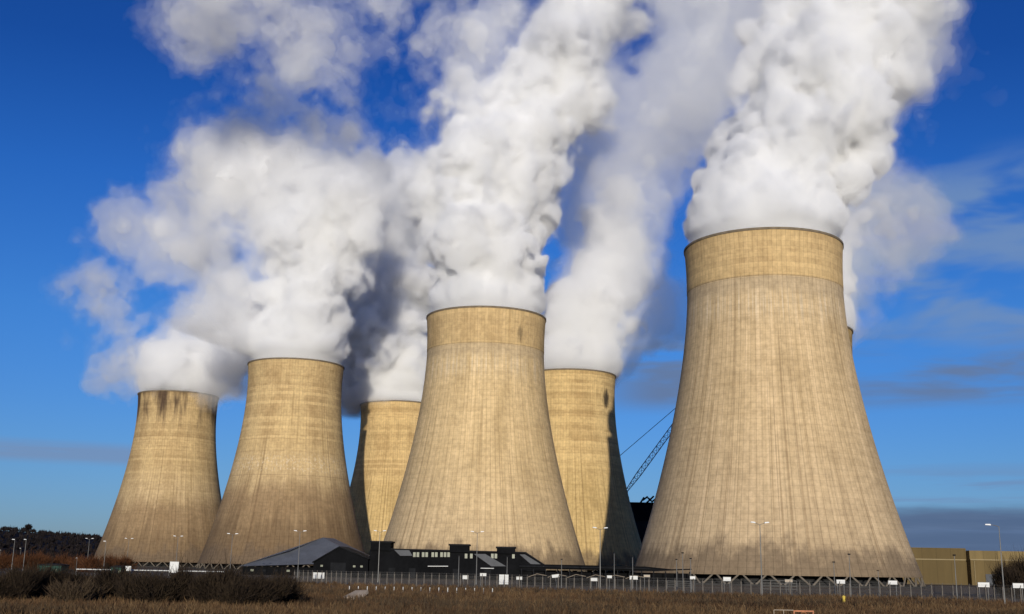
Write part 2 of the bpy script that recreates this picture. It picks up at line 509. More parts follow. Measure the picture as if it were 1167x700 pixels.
# ---------------------------------------------------------------- steam
def vnoise(shape, vox, scale, rs):
    """smooth lattice noise in [-1, 1] on a grid of that shape and voxel size"""
    ws = []; dims = []
    for n in shape:
        p = np.arange(n)*vox/scale + rs.rand()
        i = np.floor(p).astype(int); f = (p - i).astype(np.float32)
        m = i.max() + 4
        w_ = np.zeros((n, m), np.float32)
        b = [(1-f)**3/6, (3*f**3 - 6*f**2 + 4)/6, (-3*f**3 + 3*f**2 + 3*f + 1)/6, f**3/6]
        for q in range(4):
            w_[np.arange(n), i + q] = b[q]
        ws.append(w_); dims.append(m)
    L = rs.uniform(-1, 1, dims).astype(np.float32)
    L = np.tensordot(ws[0], L, (1, 0))                   # nx, b, c
    L = np.matmul(ws[1][None], L)                        # nx, ny, c
    L = np.matmul(L, ws[2].T[None])                      # nx, ny, nz
    return L*1.9

def surface_nets(F, org, vox):
    """mesh of the zero level of F (inside is negative): verts, quads"""
    nx, ny, nz = F.shape
    neg = F < 0
    c = [(0,0,0),(1,0,0),(0,1,0),(1,1,0),(0,0,1),(1,0,1),(0,1,1),(1,1,1)]
    cnt = np.zeros((nx-1, ny-1, nz-1), np.int8)
    for a, b, d in c:
        cnt += neg[a:nx-1+a, b:ny-1+b, d:nz-1+d]
    cell = np.argwhere((cnt > 0) & (cnt < 8))
    if len(cell) == 0:
        return np.zeros((0, 3)), np.zeros((0, 4), int)
    idx = -np.ones((nx-1, ny-1, nz-1), np.int32)
    idx[cell[:, 0], cell[:, 1], cell[:, 2]] = np.arange(len(cell))
    vals = [F[cell[:, 0]+a, cell[:, 1]+b, cell[:, 2]+d] for a, b, d in c]
    acc = np.zeros((len(cell), 3), np.float32); num = np.zeros(len(cell), np.float32)
    for i in range(8):
        for ax in range(3):
            if c[i][ax]: continue
            j = i + (1, 2, 4)[ax]
            v0, v1 = vals[i], vals[j]
            cr = (v0 < 0) != (v1 < 0)
            tt = np.where(cr, v0/np.where(cr, v0 - v1, 1), 0)
            p = np.tile(np.array(c[i], np.float32), (len(cell), 1))
            p[:, ax] += tt
            acc += p*cr[:, None]; num += cr
    verts = (cell + acc/num[:, None])*vox + np.array(org)
    quads = []
    for ax in range(3):
        sl0 = [slice(None)]*3; sl1 = [slice(None)]*3
        sl0[ax] = slice(0, -1); sl1[ax] = slice(1, None)
        a = neg[tuple(sl0)]; b = neg[tuple(sl1)]
        e = np.argwhere(a != b)
        u, v = (ax+1) % 3, (ax+2) % 3
        dims = np.array(F.shape)
        ok = (e[:, u] > 0) & (e[:, v] > 0) & (e[:, u] < dims[u]-1) & (e[:, v] < dims[v]-1)
        e = e[ok]
        fl = a[e[:, 0], e[:, 1], e[:, 2]]
        def at_(du, dv):
            q = e.copy(); q[:, u] -= du; q[:, v] -= dv
            return idx[q[:, 0], q[:, 1], q[:, 2]]
        q = np.stack([at_(1, 1), at_(0, 1), at_(0, 0), at_(1, 0)], 1)
        q[~fl] = q[~fl][:, ::-1]
        quads.append(q)
    return verts, np.concatenate(quads)

def steam_vol(name, dens, g=0.0, col=(.995, .995, .996)):
    t = NT(name)
    s = t.n('ShaderNodeVolumePrincipled')
    s.inputs['Color'].default_value = c4(*col)
    s.inputs['Density'].default_value = dens
    s.inputs['Anisotropy'].default_value = g
    t.t.links.new(s.outputs[0], t.out.inputs['Volume'])
    t.m.cycles.homogeneous_volume = True
    return t.m

def steam_core(name):
    t = NT(name)
    d = t.n('ShaderNodeBsdfDiffuse'); d.inputs['Color'].default_value = c4(.86, .86, .865)
    d.inputs['Roughness'].default_value = 1.0
    t.t.links.new(d.outputs[0], t.out.inputs['Surface'])
    return t.m

SIG = (('wisps', .005), ('billows', .016), ('billows', .045), ('billows', .11), ('billows', .26))
M_STEAM = {1.0: [steam_vol('steam_thin' if i == 0 else 'steam_billow', v) for i, (n_, v) in enumerate(SIG)]}
M_CORE = steam_core('steam_dense')

STATS = []
def plume(label, tw, pts, vox, seed, dens=1.0, core=(8.5, 22.0), amp=(.42, .80), wisp=(2.0, 5.0), puffs=3, hug=False, kids=1.0, erode=.8, fade=.42):
    """pts: (px, py, r_px, dY, age): photo position and size of successive billows at the tower's own distance"""
    rs = np.random.RandomState(seed)
    x0, y0 = TOWERS[tw][0], TOWERS[tw][1]
    sph = []
    W_ = []
    for px, py, rp, dy, age in pts:
        p = at(px, py, y0 + dy)
        W_.append((p, rp*depth(p)/FPX, age))
    for p, r, age in W_:
        sph.append((p.x, p.y, p.z, r, age))
        if age > .12:
            for q in range(int(puffs)):
                d = rs.normal(size=3); d /= np.linalg.norm(d)
                rr = r*rs.uniform(.35, .55)
                k = r*rs.uniform(.70, .95)*kids
                sph.append((p.x + d[0]*k, p.y + d[1]*k, p.z + d[2]*k, rr, min(1, age + .08)))
    sph = np.array(sph, np.float32)
    pad = 16.0
    lo = (sph[:, :3] - sph[:, 3:4]).min(0) - pad; hi = (sph[:, :3] + sph[:, 3:4]).max(0) + pad
    if not hug: lo[2] = max(lo[2], 100.0)
    shp = tuple(np.ceil((hi - lo)/vox).astype(int) + 1)
    ax = [lo[i] + np.arange(shp[i], dtype=np.float32)*vox for i in range(3)]
    wr = [vnoise(shp, vox, 24.0, rs)*4.0 + vnoise(shp, vox, 9.0, rs)*2.4 + vnoise(shp, vox, 4.5, rs)*1.1 for _ in range(3)]
    # the mouth stays tidy: warp fades in above the rim
    zz = ax[2][None, None, :]
    up = np.clip((zz - 114.0)/20.0, 0.10, 1.0)
    if hug: up = np.clip((zz - 85.0)/20.0, 0.3, 1.0) if hug == 1 else np.clip((zz - 112.0)/14.0, 0.25, 1.0)
    X = ax[0][:, None, None] + wr[0]*up; Y = ax[1][None, :, None] + wr[1]*up; Z = zz + wr[2]*up
    k = 3.5
    S_ = np.zeros(shp, np.float32); A_ = np.zeros(shp, np.float32)
    for sx, sy, sz, r, age in sph:
        d = np.sqrt((X - sx)**2 + (Y - sy)**2 + (Z - sz)**2) - r
        e = np.exp(-np.clip(d/k, -30, 60))
        S_ += e; A_ += age*e
    F = -k*np.log(S_ + 1e-26)
    age = A_/(S_ + 1e-26)
    del X, Y, Z, wr, S_, A_
    nz = np.zeros(shp, np.float32)
    for sc, wt_ in ((22.0, .62), (11.0, 1.0), (6.0, 1.5), (3.4, 1.9), (2.1, 2.0)):
        if sc < vox*1.6: continue
        n = vnoise(shp, vox, sc, rs)
        nz += wt_*sc*(.62*(np.abs(n)*2.0 - .72) + .38*n)
    low = vnoise(shp, vox, 38.0, rs)*20.0
    nz *= up; low = low*up
    xx = ax[0][:, None, None] - x0; yy = ax[1][None, :, None] - y0
    rad = np.sqrt(xx*xx + yy*yy)
    mouth = rad - 26.3
    def clip_mouth(Q, inset=0.0):
        # inside the tower and just above its rim the steam cannot be wider than the opening
        if hug:
            # hugging steam stays out of the concrete
            rz = np.interp(ax[2], [0, 30, 60, 90, 114, 114.8, 115], [45, 38, 31, 27, 28, 28, 0]).astype(np.float32)[None, None, :]
            return np.maximum(Q, np.maximum(np.where(zz < 114.9 + inset*.3, rz + .8 + inset*.4 - rad, -99.0), ((104.0 if hug == 2 else 60.0) + 2.0 + inset*1.5 - zz)))
        wide = 25.6 + np.clip((zz - 114.8)*.30, 0, 6) + np.clip((zz - 119)*2.4, 0, 900)
        return np.maximum(np.maximum(Q, 104.0 + inset*1.5 - zz), rad + nz*.45*np.clip((zz - 115)/8, 0, 1) - wide + inset)
    root = thing('steam_plume', label, 'steam', (x0, y0, H), 0.0, 'steam plumes over the cooling towers')
    a = amp[0] + (amp[1] - amp[0])*age
    Fb = F - a*nz - age*low*erode
    if dens not in M_STEAM:
        M_STEAM[dens] = [steam_vol('steam_thin' if i == 0 else 'steam_billow', v*dens) for i, (n_, v) in enumerate(SIG)]
    mats = M_STEAM[dens]
    # a thin, drifting plume is dense only near its tower's mouth
    thin = dens < .5
    if thin:
        if .55 not in M_STEAM:
            M_STEAM[.55] = [steam_vol('steam_thin' if i == 0 else 'steam_billow', v*.55) for i, (n_, v) in enumerate(SIG)]
        mats = mats[:3] + M_STEAM[.55][3:]
    cut = 40.0*np.maximum(age - fade, 0) if thin else 0.0
    old = np.clip(age*1.6, .25, 1.0)          # young steam has a crisp edge, old steam a soft one
    layers = [('wisps', clip_mouth(F - a*(1.0 + .3*old)*nz - age*low*erode*1.1 - (wisp[0]*.6*old + age*wisp[1])*np.clip((zz - 118)/30, 0, 1), -.5), mats[0]),
              ('billows', clip_mouth(Fb + .15, .2), mats[1]),
              ('billows', clip_mouth(Fb + 1.6*old + 2.0*age + 14.0*np.maximum(age - .75, 0), .9), mats[2]),
              ('billows', clip_mouth(Fb + 2.6*old + 4.5*age + 30.0*np.maximum(age - .55, 0) + cut, 1.7), mats[3]),
              ('billows', clip_mouth(Fb + 3.6*old + 7.5*age + 40.0*np.maximum(age - .45, 0) + cut, 2.8), mats[4]),
              ('dense_core', clip_mouth(Fb + core[0] + (1 - dens)*10.0 + core[1]*age, 6.0), M_CORE)]
    if thin: layers.pop()
    for nm, Q, m_ in layers:
        Q[0] = Q[-1] = 9; Q[:, 0] = Q[:, -1] = 9; Q[:, :, 0] = Q[:, :, -1] = 9
        v, q = surface_nets(Q, lo, vox)
        if len(q) < 50: continue
        v = v - np.array([x0, y0, H])
        me_ = np_mesh(nm, v, q)
        o = link_mesh(nm, me_, m_, root, True)
        STATS.append((label[:20], nm, shp, len(q)))
    return root

plume('dense white steam leaning away from the largest cooling tower', 6, [
    (873, 268, 84, 0, 0.0), (874, 246, 82, 0, .0), (879, 222, 79, 2, .05), (888, 195, 77, 5, .09), (903, 160, 76, 8, .13), (925, 125, 77, 12, .18), (948, 92, 80, 14, .22),
    (962, 50, 82, 16, .27), (965, 10, 80, 14, .32), (876, 150, 34, 2, .2), (893, 80, 42, 4, .25), (1005, 95, 52, 10, .45), (970, -30, 84, 22, .42), (985, -70, 85, 26, .5), (1038, 95, 34, 14, .72), (1050, 55, 36, 14, .78), (1045, 130, 20, 12, .85), (1030, 10, 50, 16, .6), (1075, 85, 16, 16, .95)], 1.05, 61, puffs=4)
plume('tall bright white steam column over the middle cooling tower', 4, [
    (555, 352, 62, 0, 0.0), (554, 333, 63, 0, .0), (551, 308, 67, 1, .05), (548, 280, 70, 3, .09), (548, 245, 71, 5, .13), (560, 205, 68, 7, .17), (577, 165, 64, 9, .22), (535, 190, 42, 0, .3), (518, 225, 34, 0, .3), (500, 290, 30, 0, .25),
    (602, 118, 62, 12, .3), (628, 70, 64, 14, .42), (652, 25, 66, 16, .5), (672, -25, 75, 18, .55), (545, 110, 38, 16, .7), (540, 60, 48, 16, .82), (500, 40, 54, 22, .9), (575, 25, 56, 16, .8),
    (440, 25, 50, 26, .95), (375, 32, 46, 30, 1.0), (310, 28, 44, 34, 1.02), (250, 24, 42, 36, 1.05), (212, 25, 26, 38, 1.1), (500, -20, 60, 26, .95), (497, 185, 28, 5, .6), (494, 250, 28, 3, .5), (508, 132, 34, 12, .58), (522, 88, 42, 14, .66), (468, 70, 42, 20, .88), (560, 130, 44, 10, .4)], 1.15, 42, puffs=4)
plume('large ragged steam cloud rising from the speckled cooling tower', 2, [
    (337, 413, 52, 0, 0.0), (337, 398, 53, 0, .0), (341, 378, 54, 0, .06), (347, 350, 56, 2, .14), (352, 315, 58, 4, .26), (372, 275, 58, 6, .38), (398, 238, 54, 8, .48), (330, 300, 46, 0, .52), (345, 255, 46, 4, .68),
    (305, 230, 44, 6, .74), (275, 195, 42, 6, .76), (240, 185, 38, 8, .8), (218, 200, 26, 8, .84), (335, 180, 44, 10, .70), (290, 160, 38, 8, .74), (355, 135, 42, 12, .68), (318, 115, 34, 14, .72), (335, 85, 28, 14, .70), (395, 155, 44, 12, .66), (428, 195, 42, 9, .58), (438, 165, 28, 9, .7), (300, 270, 44, 2, .72), (265, 320, 44, 2, .72), (285, 372, 34, 0, .62), (250, 262, 40, 4, .78), (385, 110, 30, 12, .74), (240, 355, 36, 6, .72), (235, 235, 32, 6, .8), (370, 205, 40, 10, .6)], 1.3, 31, dens=.6, puffs=4, erode=.95)
plume('grey steam swirling round the rim of the sooty cooling tower', 1, [
    (202, 446, 46, 0, .3), (202, 434, 46, 2, .35), (215, 412, 46, 6, .45), (185, 402, 46, 6, .5), (150, 402, 42, 8, .55), (126, 408, 34, 6, .6), (138, 378, 30, 8, .6), (170, 425, 34, -16, .5), (130, 432, 26, -6, .58), (248, 422, 38, -22, .5), (262, 395, 44, 4, .5), (262, 442, 24, -14, .65), (225, 385, 36, 8, .58), (140, 438, 26, -10, .6), (120, 440, 18, -4, .7),
    (140, 335, 26, 12, .62), (112, 328, 34, 14, .58), (95, 325, 24, 14, .64), (145, 262, 36, 14, .66), (185, 260, 42, 14, .62), (222, 285, 42, 12, .6), (245, 325, 36, 10, .62), (118, 250, 28, 14, .74), (290, 360, 40, 10, .52), (255, 360, 36, 10, .58), (210, 245, 34, 12, .68), (170, 300, 26, 12, .75), (100, 365, 22, 10, .7)], 1.6, 18, dens=.45, hug=1, puffs=4, erode=.55)
plume('shaded grey steam drifting from the scorched cooling tower', 5, [
    (651, 424, 49, 0, 0.0), (652, 410, 51, 0, .03), (660, 385, 56, 2, .15), (675, 350, 60, 6, .3), (685, 310, 60, 10, .42), (695, 270, 60, 14, .52), (715, 385, 34, 8, .6), (730, 362, 26, 8, .68), (712, 225, 64, 18, .6), (738, 180, 68, 24, .66),
    (760, 135, 70, 30, .7), (780, 90, 70, 36, .75), (798, 45, 72, 40, .8), (815, 0, 74, 46, .85), (775, 205, 42, 26, .76), (685, 180, 54, 22, .72), (652, 220, 46, 20, .7), (700, 120, 50, 28, .8), (830, 100, 40, 34, .8), (725, 330, 30, 10, .7)], 1.45, 55, fade=.27, dens=.38, puffs=4, hug=2, erode=.9)
plume('dark shaded steam over the most distant cooling tower', 3, [
    (454, 461, 41, 0, 0.0), (454, 448, 43, 0, .04), (450, 425, 50, 0, .15), (440, 395, 56, 4, .3), (436, 360, 58, 8, .38), (434, 325, 54, 12, .45), (430, 290, 50, 16, .55), (408, 440, 34, 6, .5), (402, 472, 22, 4, .7), (412, 400, 42, 6, .5), (450, 260, 48, 20, .62), (470, 220, 48, 24, .75), (475, 330, 42, 14, .5)], 1.8, 33, dens=1.0, puffs=3, hug=2, erode=.6)
plume('thin grey steam drifting out beside the largest cooling tower', 7, [
    (908, 368, 62, 0, 0.0), (910, 355, 63, 0, .05), (920, 330, 64, 2, .2), (935, 300, 60, 5, .3), (955, 265, 54, 8, .42), (982, 340, 28, 4, .5), (986, 362, 18, 3, .6), (990, 300, 40, 6, .5), (1002, 250, 46, 9, .48), (1035, 238, 44, 12, .5), (1062, 234, 34, 14, .58), (1012, 214, 38, 14, .6), (960, 220, 45, 12, .6), (1050, 265, 22, 12, .65)], 1.35, 78, fade=.2, dens=.36, puffs=3, hug=2, erode=.6)
for s_ in STATS: print('PLUME', s_)
# ---------------------------------------------------------------- foreground and site
rnd = random.Random(5)
PXH = 583.5
def zat(py, Y, px=None):   # height seen at photo row py at distance Y, in column px
    return at(PXH if px is None else px, py, Y).z
def copy_tree(o, parent=None):
    c = o.copy(); COL.objects.link(c)
    c.parent = parent
    for ch in list(o.children):
        copy_tree(ch, c)
    return c

M_BLACK = plain('black_cladding', (.006, .0062, .007), .9, .35, .15, spec=.05)  # black sheeting, its base colour lowered further to hold cloud shade over the site
M_CHAR = plain('charcoal_steel', (.010, .0105, .012), .8, .35, .3, spec=.1)
M_SLATE = plain('blue_grey_roof', (.085, .092, .110), .6, .18, .25)
M_STRIP = plain('grey_roof_sheet', (.055, .058, .066), .6, .2, .3)
M_PALE = plain('pale_window', (.13, .14, .09), .35, .25, .9)
M_WHITE = plain('white_board', (.62, .62, .60), .6, .06, .8)
M_TANB = plain('tan_board', (.40, .33, .25), .7, .15, .8)
M_GALV = plain('galvanised_pole', (.17, .165, .155), .5, .2, .5, metal=.3)
M_LAMP = plain('pale_lamp_head', (.70, .70, .68), .4, .08, 1.0)
M_POST = plain('concrete_post', (.12, .105, .09), .9, .3, .8)
M_WIRE = plain('fence_wire', (.11, .105, .10), .6, .2, .5)
M_YELLOW = plain('yellow_paint', (.55, .40, .06), .6, .2, 2.0)
M_ORANGE = plain('orange_plastic', (.42, .15, .06), .5, .2, 1.5)
M_GREEN = plain('dark_green_sheet', (.010, .045, .032), .7, .25, .3)
M_SLAB = plain('pale_slab', (.36, .29, .22), .9, .2, .8)
M_ASPH = plain('asphalt', (.055, .053, .052), .95, .25, .12)
def clad(name, col, pitch):
    t = NT(name)
    co = t.n('ShaderNodeTexCoord').outputs['Object']
    sp = t.n('ShaderNodeSeparateXYZ'); t.put(sp.inputs[0], co)
    sm = t.rng(t.math('ABSOLUTE', t.math('SINE', t.math('MULTIPLY', sp.outputs[0], math.pi/pitch))), 0, .09, 1.0, 0.0)
    wn = t.n('ShaderNodeTexWhiteNoise', noise_dimensions='1D'); t.put(wn.inputs['W'], t.math('FLOOR', t.math('MULTIPLY', sp.outputs[0], 1/pitch)))
    n1 = t.noise(t.vec(sp.outputs[0], sp.outputs[1], t.math('MULTIPLY', sp.outputs[2], .15)), .5, 4.0, .6)
    f = t.math('ADD', t.math('MULTIPLY', wn.outputs[0], .45), t.math('MULTIPLY', n1, .55))
    k = t.mix(t.rng(f, .2, .8), c4(*[v*.80 for v in col]), c4(*[v*1.18 for v in col]))
    return t.finish(t.mix(t.math('MULTIPLY', sm, .55), k, c4(*[v*.4 for v in col])), .85, spec=.2)
M_WARE = clad('tan_wall', (.125, .088, .036), 6.0)
M_WARE2 = clad('pale_tan_wall', (.165, .12, .052), 6.0)
M_WROOF = plain('pale_roof_edge', (.24, .185, .095), .7, .1, .1)
M_RED = plain('red_oxide_steel', (.10, .045, .045), .6, .25, .3)
M_BROWN = plain('brown_pipe', (.20, .16, .12), .8, .2, .3)

# road inside the fence, and the fence line
FENCE = [plane_at(px, py) for px, py in ((1260, 690.5), (1167, 688), (1088, 684.5), (960, 681), (780, 677), (640, 673), (500, 669), (400, 666.5), (335, 664))]
for p in FENCE: p.z = 0.0
def fence_y(px):           # forward distance of the fence under photo column px
    x = (px - 583.5)/FPX
    for a, b in zip(FENCE, FENCE[1:]):
        if b.x/b.y <= x <= a.x/a.y:
            f = (a.x - x*a.y)/((a.x - b.x) - x*(a.y - b.y))
            return a.y + (b.y - a.y)*f
    return FENCE[-1].y + 10.0
def strip(path, w0, w1, z):
    m = MB(); n = len(path)
    for i, p in enumerate(path):
        d = (path[min(i+1, n-1)] - path[max(i-1, 0)]).normalized()
        s = Vector((d.y, -d.x, 0))
        if s.y < 0: s = -s
        a = p + s*w0; b = p + s*w1
        m.v += [(a.x, a.y, z), (b.x, b.y, z)]
        if i: m.f.append((2*i-2, 2*i, 2*i+1, 2*i-1))
    return m
ext = [FENCE[0] + (FENCE[0]-FENCE[1])*2] + FENCE + [FENCE[-1] + (FENCE[-1]-FENCE[-2])*2.5]
tag(strip(ext, 4.0, 13.0, .02).build('road', M_ASPH), kind='structure')
tag(strip(ext, 2.5, 4.0, .06).build('kerb', M_POST), kind='structure')

fn = thing('perimeter_fence', 'long wire perimeter fence on concrete posts between the rough grass and the site', 'fence', FENCE[0])
segs = []; total = 0
for a, b in zip(FENCE, FENCE[1:]):
    segs.append((total, a, b)); total += (b - a).length
def along(s):
    for s0, a, b in reversed(segs):
        if s >= s0: return a.lerp(b, min(1, (s - s0)/(b - a).length))
NP = 98
pm = MB().box(-.09, .09, -.09, .09, 0, 2.45).path([(0, 0, 2.4), (0, -.35, 2.8)], [.07, .06], 6).mesh('post'); pm.materials.append(M_POST)
wm = MB(); prev = None
for k in range(NP):
    p = along(total*k/(NP-1)) - FENCE[0]
    o = put('post', pm, fn); o.location = p
    if prev is not None:
        for z, r in ((.15, .012), (1.25, .012), (2.35, .016)):
            wm.tube(prev + Vector((0, 0, z)), p + Vector((0, 0, z)), r, n=4)
        for z in (2.62, 2.78):
            wm.tube(prev + Vector((0, -.28, z)), p + Vector((0, -.28, z)), .01, n=3)
        for q in range(1, 12):
            c = prev.lerp(p, q/12)
            wm.tube(c + Vector((0, 0, .12)), c + Vector((0, 0, 2.35)), .008, n=3)
    prev = p
wm.build('wire_mesh', M_WIRE, fn)

# short white marker posts along the verge
mk = thing('marker_post', 'short white marker post on the grass verge below the long black building', 'marker post', (0, 0, 0), 0, 'white marker posts along the verge')
MB().tube((0, 0, 0), (0, 0, .85), .07, .06, 8).build('stem', M_WHITE, mk)
MB().tube((0, 0, .85), (0, 0, .95), .085, .05, 8).build('cap', M_CHAR, mk)
for i in range(17):
    px = 398 + i*10.2
    o = mk if i == 0 else copy_tree(mk)
    o.location = plane_at(px, 674.0 + i*.16)

# ---- lamp posts
def lamp_twin():
    r = thing('lamp_post', '', 'lamp post', group='twin headed lamp posts along the site road')
    MB().path([(0, 0, 0), (0, 0, 1.2), (0, 0, 12.2)], [.17, .12, .065], 8).build('pole', M_GALV, r)
    for s in (-1, 1):
        MB().path([(0, 0, 12.15), (s*.9, 0, 12.45)], [.05, .04], 6).build('arm', M_GALV, r)
        h = MB()
        h.add([(s*.8, -.20, 12.40), (s*1.65, -.16, 12.52), (s*1.65, .16, 12.52), (s*.8, .20, 12.40), (s*.85, -.14, 12.62), (s*1.55, -.10, 12.68), (s*1.55, .10, 12.68), (s*.85, .14, 12.62)],
              [(0,3,2,1),(4,5,6,7),(0,1,5,4),(1,2,6,5),(2,3,7,6),(3,0,4,7)])
        h.build('lamp_head', M_LAMP, r)
    return r
tw = lamp_twin()
TW = [
    (102, 615, 'twin headed lamp post in front of the wooded hill, beside the sooty tower'),
    (147, 615, 'twin headed lamp post in front of the sooty tower, next to a small white sign'),
    (203, 612.5, 'twin headed lamp post standing right behind the tall white notice board'),
    (192, 626, 'farther, lower twin headed lamp post beside the tall white notice board'),
    (265, 610, 'twin headed lamp post left of the grey roofed shed'),
    (342, 607, 'twin headed lamp post in front of the grey roof of the shed'),
    (433, 607, 'twin headed lamp post at the end of the long black building beside the gabled shed'),
    (544, 608, 'twin headed lamp post beside the middle vent block of the long black building'),
    (684, 604, 'twin headed lamp post before the shadowed flank of the scorched tower'),
    (866, 598.5, 'tallest looking twin headed lamp post in front of the largest cooling tower'),
]
for i, (px, py, lab) in enumerate(TW):
    o = tw if i == 0 else copy_tree(tw)
    p = plane_at(px, py, 12.1); Y = p.y
    o.location = (p.x, Y, 0); o.rotation_euler.z = rnd.uniform(-.25, .25)
    o['label'] = lab
def lamp_single(h, arm, name, grp):
    r = thing(name, '', 'lamp post', group=grp)
    MB().path([(0, 0, 0), (0, 0, 1.0), (0, 0, h)], [.15, .11, .06], 8).build('pole', M_GALV, r)
    if arm > .6:
        MB().path([(0, 0, h-.05), (-arm*.5, 0, h+.18), (-arm, 0, h+.22)], [.06, .05, .04], 6).build('arm', M_GALV, r)
    hd = MB()
    x1, x0 = -arm + .25, -arm - .65
    zz_ = h + .12
    hd.add([(x1, -.2, zz_), (x0, -.16, zz_+.05), (x0, .16, zz_+.05), (x1, .2, zz_), (x1-.05, -.14, zz_+.22), (x0+.1, -.1, zz_+.22), (x0+.1, .1, zz_+.22), (x1-.05, .14, zz_+.22)],
           [(0,3,2,1),(4,5,6,7),(0,1,5,4),(1,2,6,5),(2,3,7,6),(3,0,4,7)])
    hd.build('lamp_head', M_LAMP, r)
    return r
sg = lamp_single(10.0, .3, 'lamp_post', 'single headed lamp posts before the wooded hill')
for i, (px, py, lab) in enumerate([
    (17, 615, 'single headed lamp post with a bright head in front of the wooded hill'),
    (30, 615, 'thin single headed lamp post below the lone tree on the hill'),
    (24, 625, 'low, far lamp post between two taller ones before the wooded hill'),
    (1, 627, 'lamp post cut by the edge of the view in front of the wooded hill'),
    (121, 617, 'single headed lamp post between the hill and the sooty tower'),
    (256, 628.5, 'low single headed lamp post in front of the speckled tower, left of the grey roof'),
    (88, 636, 'very low lamp post among the rust coloured bushes, by the white guard rail'),
    ]):
    o = sg if i == 0 else copy_tree(sg)
    p = plane_at(px, py, 10.2) if py < 634 else at(px, py, 330)
    o.location = (p.x, p.y, 0)
    if py >= 634: o.scale = (.6, .6, p.z/10.2)
    o.rotation_euler.z = rnd.uniform(-.5, .5); o['label'] = lab
o = lamp_single(11.6, 1.5, 'street_lamp', None)
o['label'] = 'tall lone street lamp with one curved arm in front of the tan warehouse'
o.location = plane_at(1145.5, 690)
ms = thing('mast', '', 'mast', group='slim bare masts along the fence')
MB().path([(0, 0, 0), (0, 0, 4), (0, 0, 8)], [.11, .08, .05], 8).build('pole', M_GALV, ms)
MB().box(-.22, .22, -.16, .16, 7.95, 8.2).build('camera_box', M_CHAR, ms)
for i, (px, py, lab) in enumerate([
    (523, 633, 'slim mast in front of the middle vent block of the black building'),
    (578, 634, 'slim mast rising from the big square white board'),
    (640, 637, 'slim mast in front of the foot of the middle tower'),
    (700, 629.5, 'slim mast against the black shadowed flank of the scorched tower'),
    (721, 634, 'slim mast at the dark gap left of the largest tower'),
    (771, 637, 'short slim mast, first of three close together before the largest tower'),
    (778, 629.5, 'tallest of three slim masts close together before the largest tower'),
    (787, 636, 'slim mast beside a white sign, last of three close together before the largest tower'),
    (968, 631, 'slim mast near the yellow hydrant post'),
    (950, 640, 'shorter slim mast just left of the yellow hydrant post'),
    (1000, 650, 'lowest slim mast in front of the foot of the largest tower'),
    (1088, 632, 'slim mast in front of the tan warehouse'),
    ]):
    o = ms if i == 0 else copy_tree(ms)
    Y = fence_y(px) + rnd.uniform(3, 26)
    hgt = zat(py, Y, px)
    o.location = (gx(px, Y), Y, 0); o['label'] = lab; o.scale = (1, 1, hgt/8.2)

# ---- white boards and signs
def board(px, py, wpx, hpx, Y, lab, mat=None, legs=2, grp='white boards along the fence'):
    Y = Y or fence_y(px) + 7
    w = wpx*Y/1305.0; h = hpx*Y/1315.0; z = zat(py, Y, px)
    r = thing('notice_board', lab, 'sign board', (gx(px, Y), Y, 0), 0, grp)
    MB().box(-w/2, w/2, -.05, .05, z - h/2, z + h/2).build('panel', mat or M_WHITE, r)
    fr = MB()
    for (a, b, c_, d) in ((-w/2-.05, w/2+.05, z+h/2, z+h/2+.06), (-w/2-.05, w/2+.05, z-h/2-.06, z-h/2)):
        fr.box(a, b, -.07, .07, c_, d)
    fr.build('frame', M_GALV, r)
    for s in ((-.38, .38) if legs == 2 else (0.0,)):
        MB().tube((s*w, .10, 0), (s*w, .10, z + h/2), .06, n=8).build('post', M_GALV, r)
    return r
board(147, 648, 6.5, 5, 230, 'small white sign at the end of the white guard rail, before the sooty tower', legs=1)
board(199, 646.5, 10, 12, 215, 'tall white notice board above the dark bushes, before the sooty tower')
board(364, 656, 13, 6.5, 262, 'wide white board in front of the black gabled shed')
board(531, 658, 6.5, 4, None, 'small white sign below the middle vent block of the black building')
board(551, 655, 7, 2.8, None, 'narrow white sign just left of the big square board')
board(574.5, 660.5, 10.5, 10.5, None, 'big square white board in front of the right end of the black building')
board(592, 659, 6.5, 3, None, 'small white sign just right of the big square board')
board(635, 656.5, 8, 3, None, 'slanting white sign below the foot of the middle tower', legs=1).rotation_euler.y = R(-7)
board(677, 660.5, 7.5, 3.2, None, 'white sign below the lit edge of the scorched tower')
board(694.5, 657.5, 5.5, 2.6, None, 'tiny white sign below the black flank of the scorched tower', legs=1)
board(722, 658.5, 9, 3.6, None, 'white sign at the dark gap left of the largest tower')
board(737, 656.5, 7, 2.0, None, 'thin grey brown sign at the left foot of the largest tower', M_TANB)
board(789, 658.5, 6, 3.0, None, 'small white sign below three slim masts')
board(828, 660, 8.5, 4, None, 'white sign left of the tallest lamp post at the largest tower')
board(898, 662, 8.5, 2.4, None, 'thin tan sign right of the tallest lamp post at the largest tower', M_TANB)
board(957, 663, 9.5, 4, None, 'white sign directly behind the yellow hydrant post')
board(1016, 664, 10, 4, None, 'white sign below the right foot of the largest tower')
board(1119, 666.5, 13, 5, None, 'wide white sign before the warehouse, left of the street lamp')
board(1158, 667.5, 12, 5, None, 'wide white sign before the dark thicket, right of the street lamp')

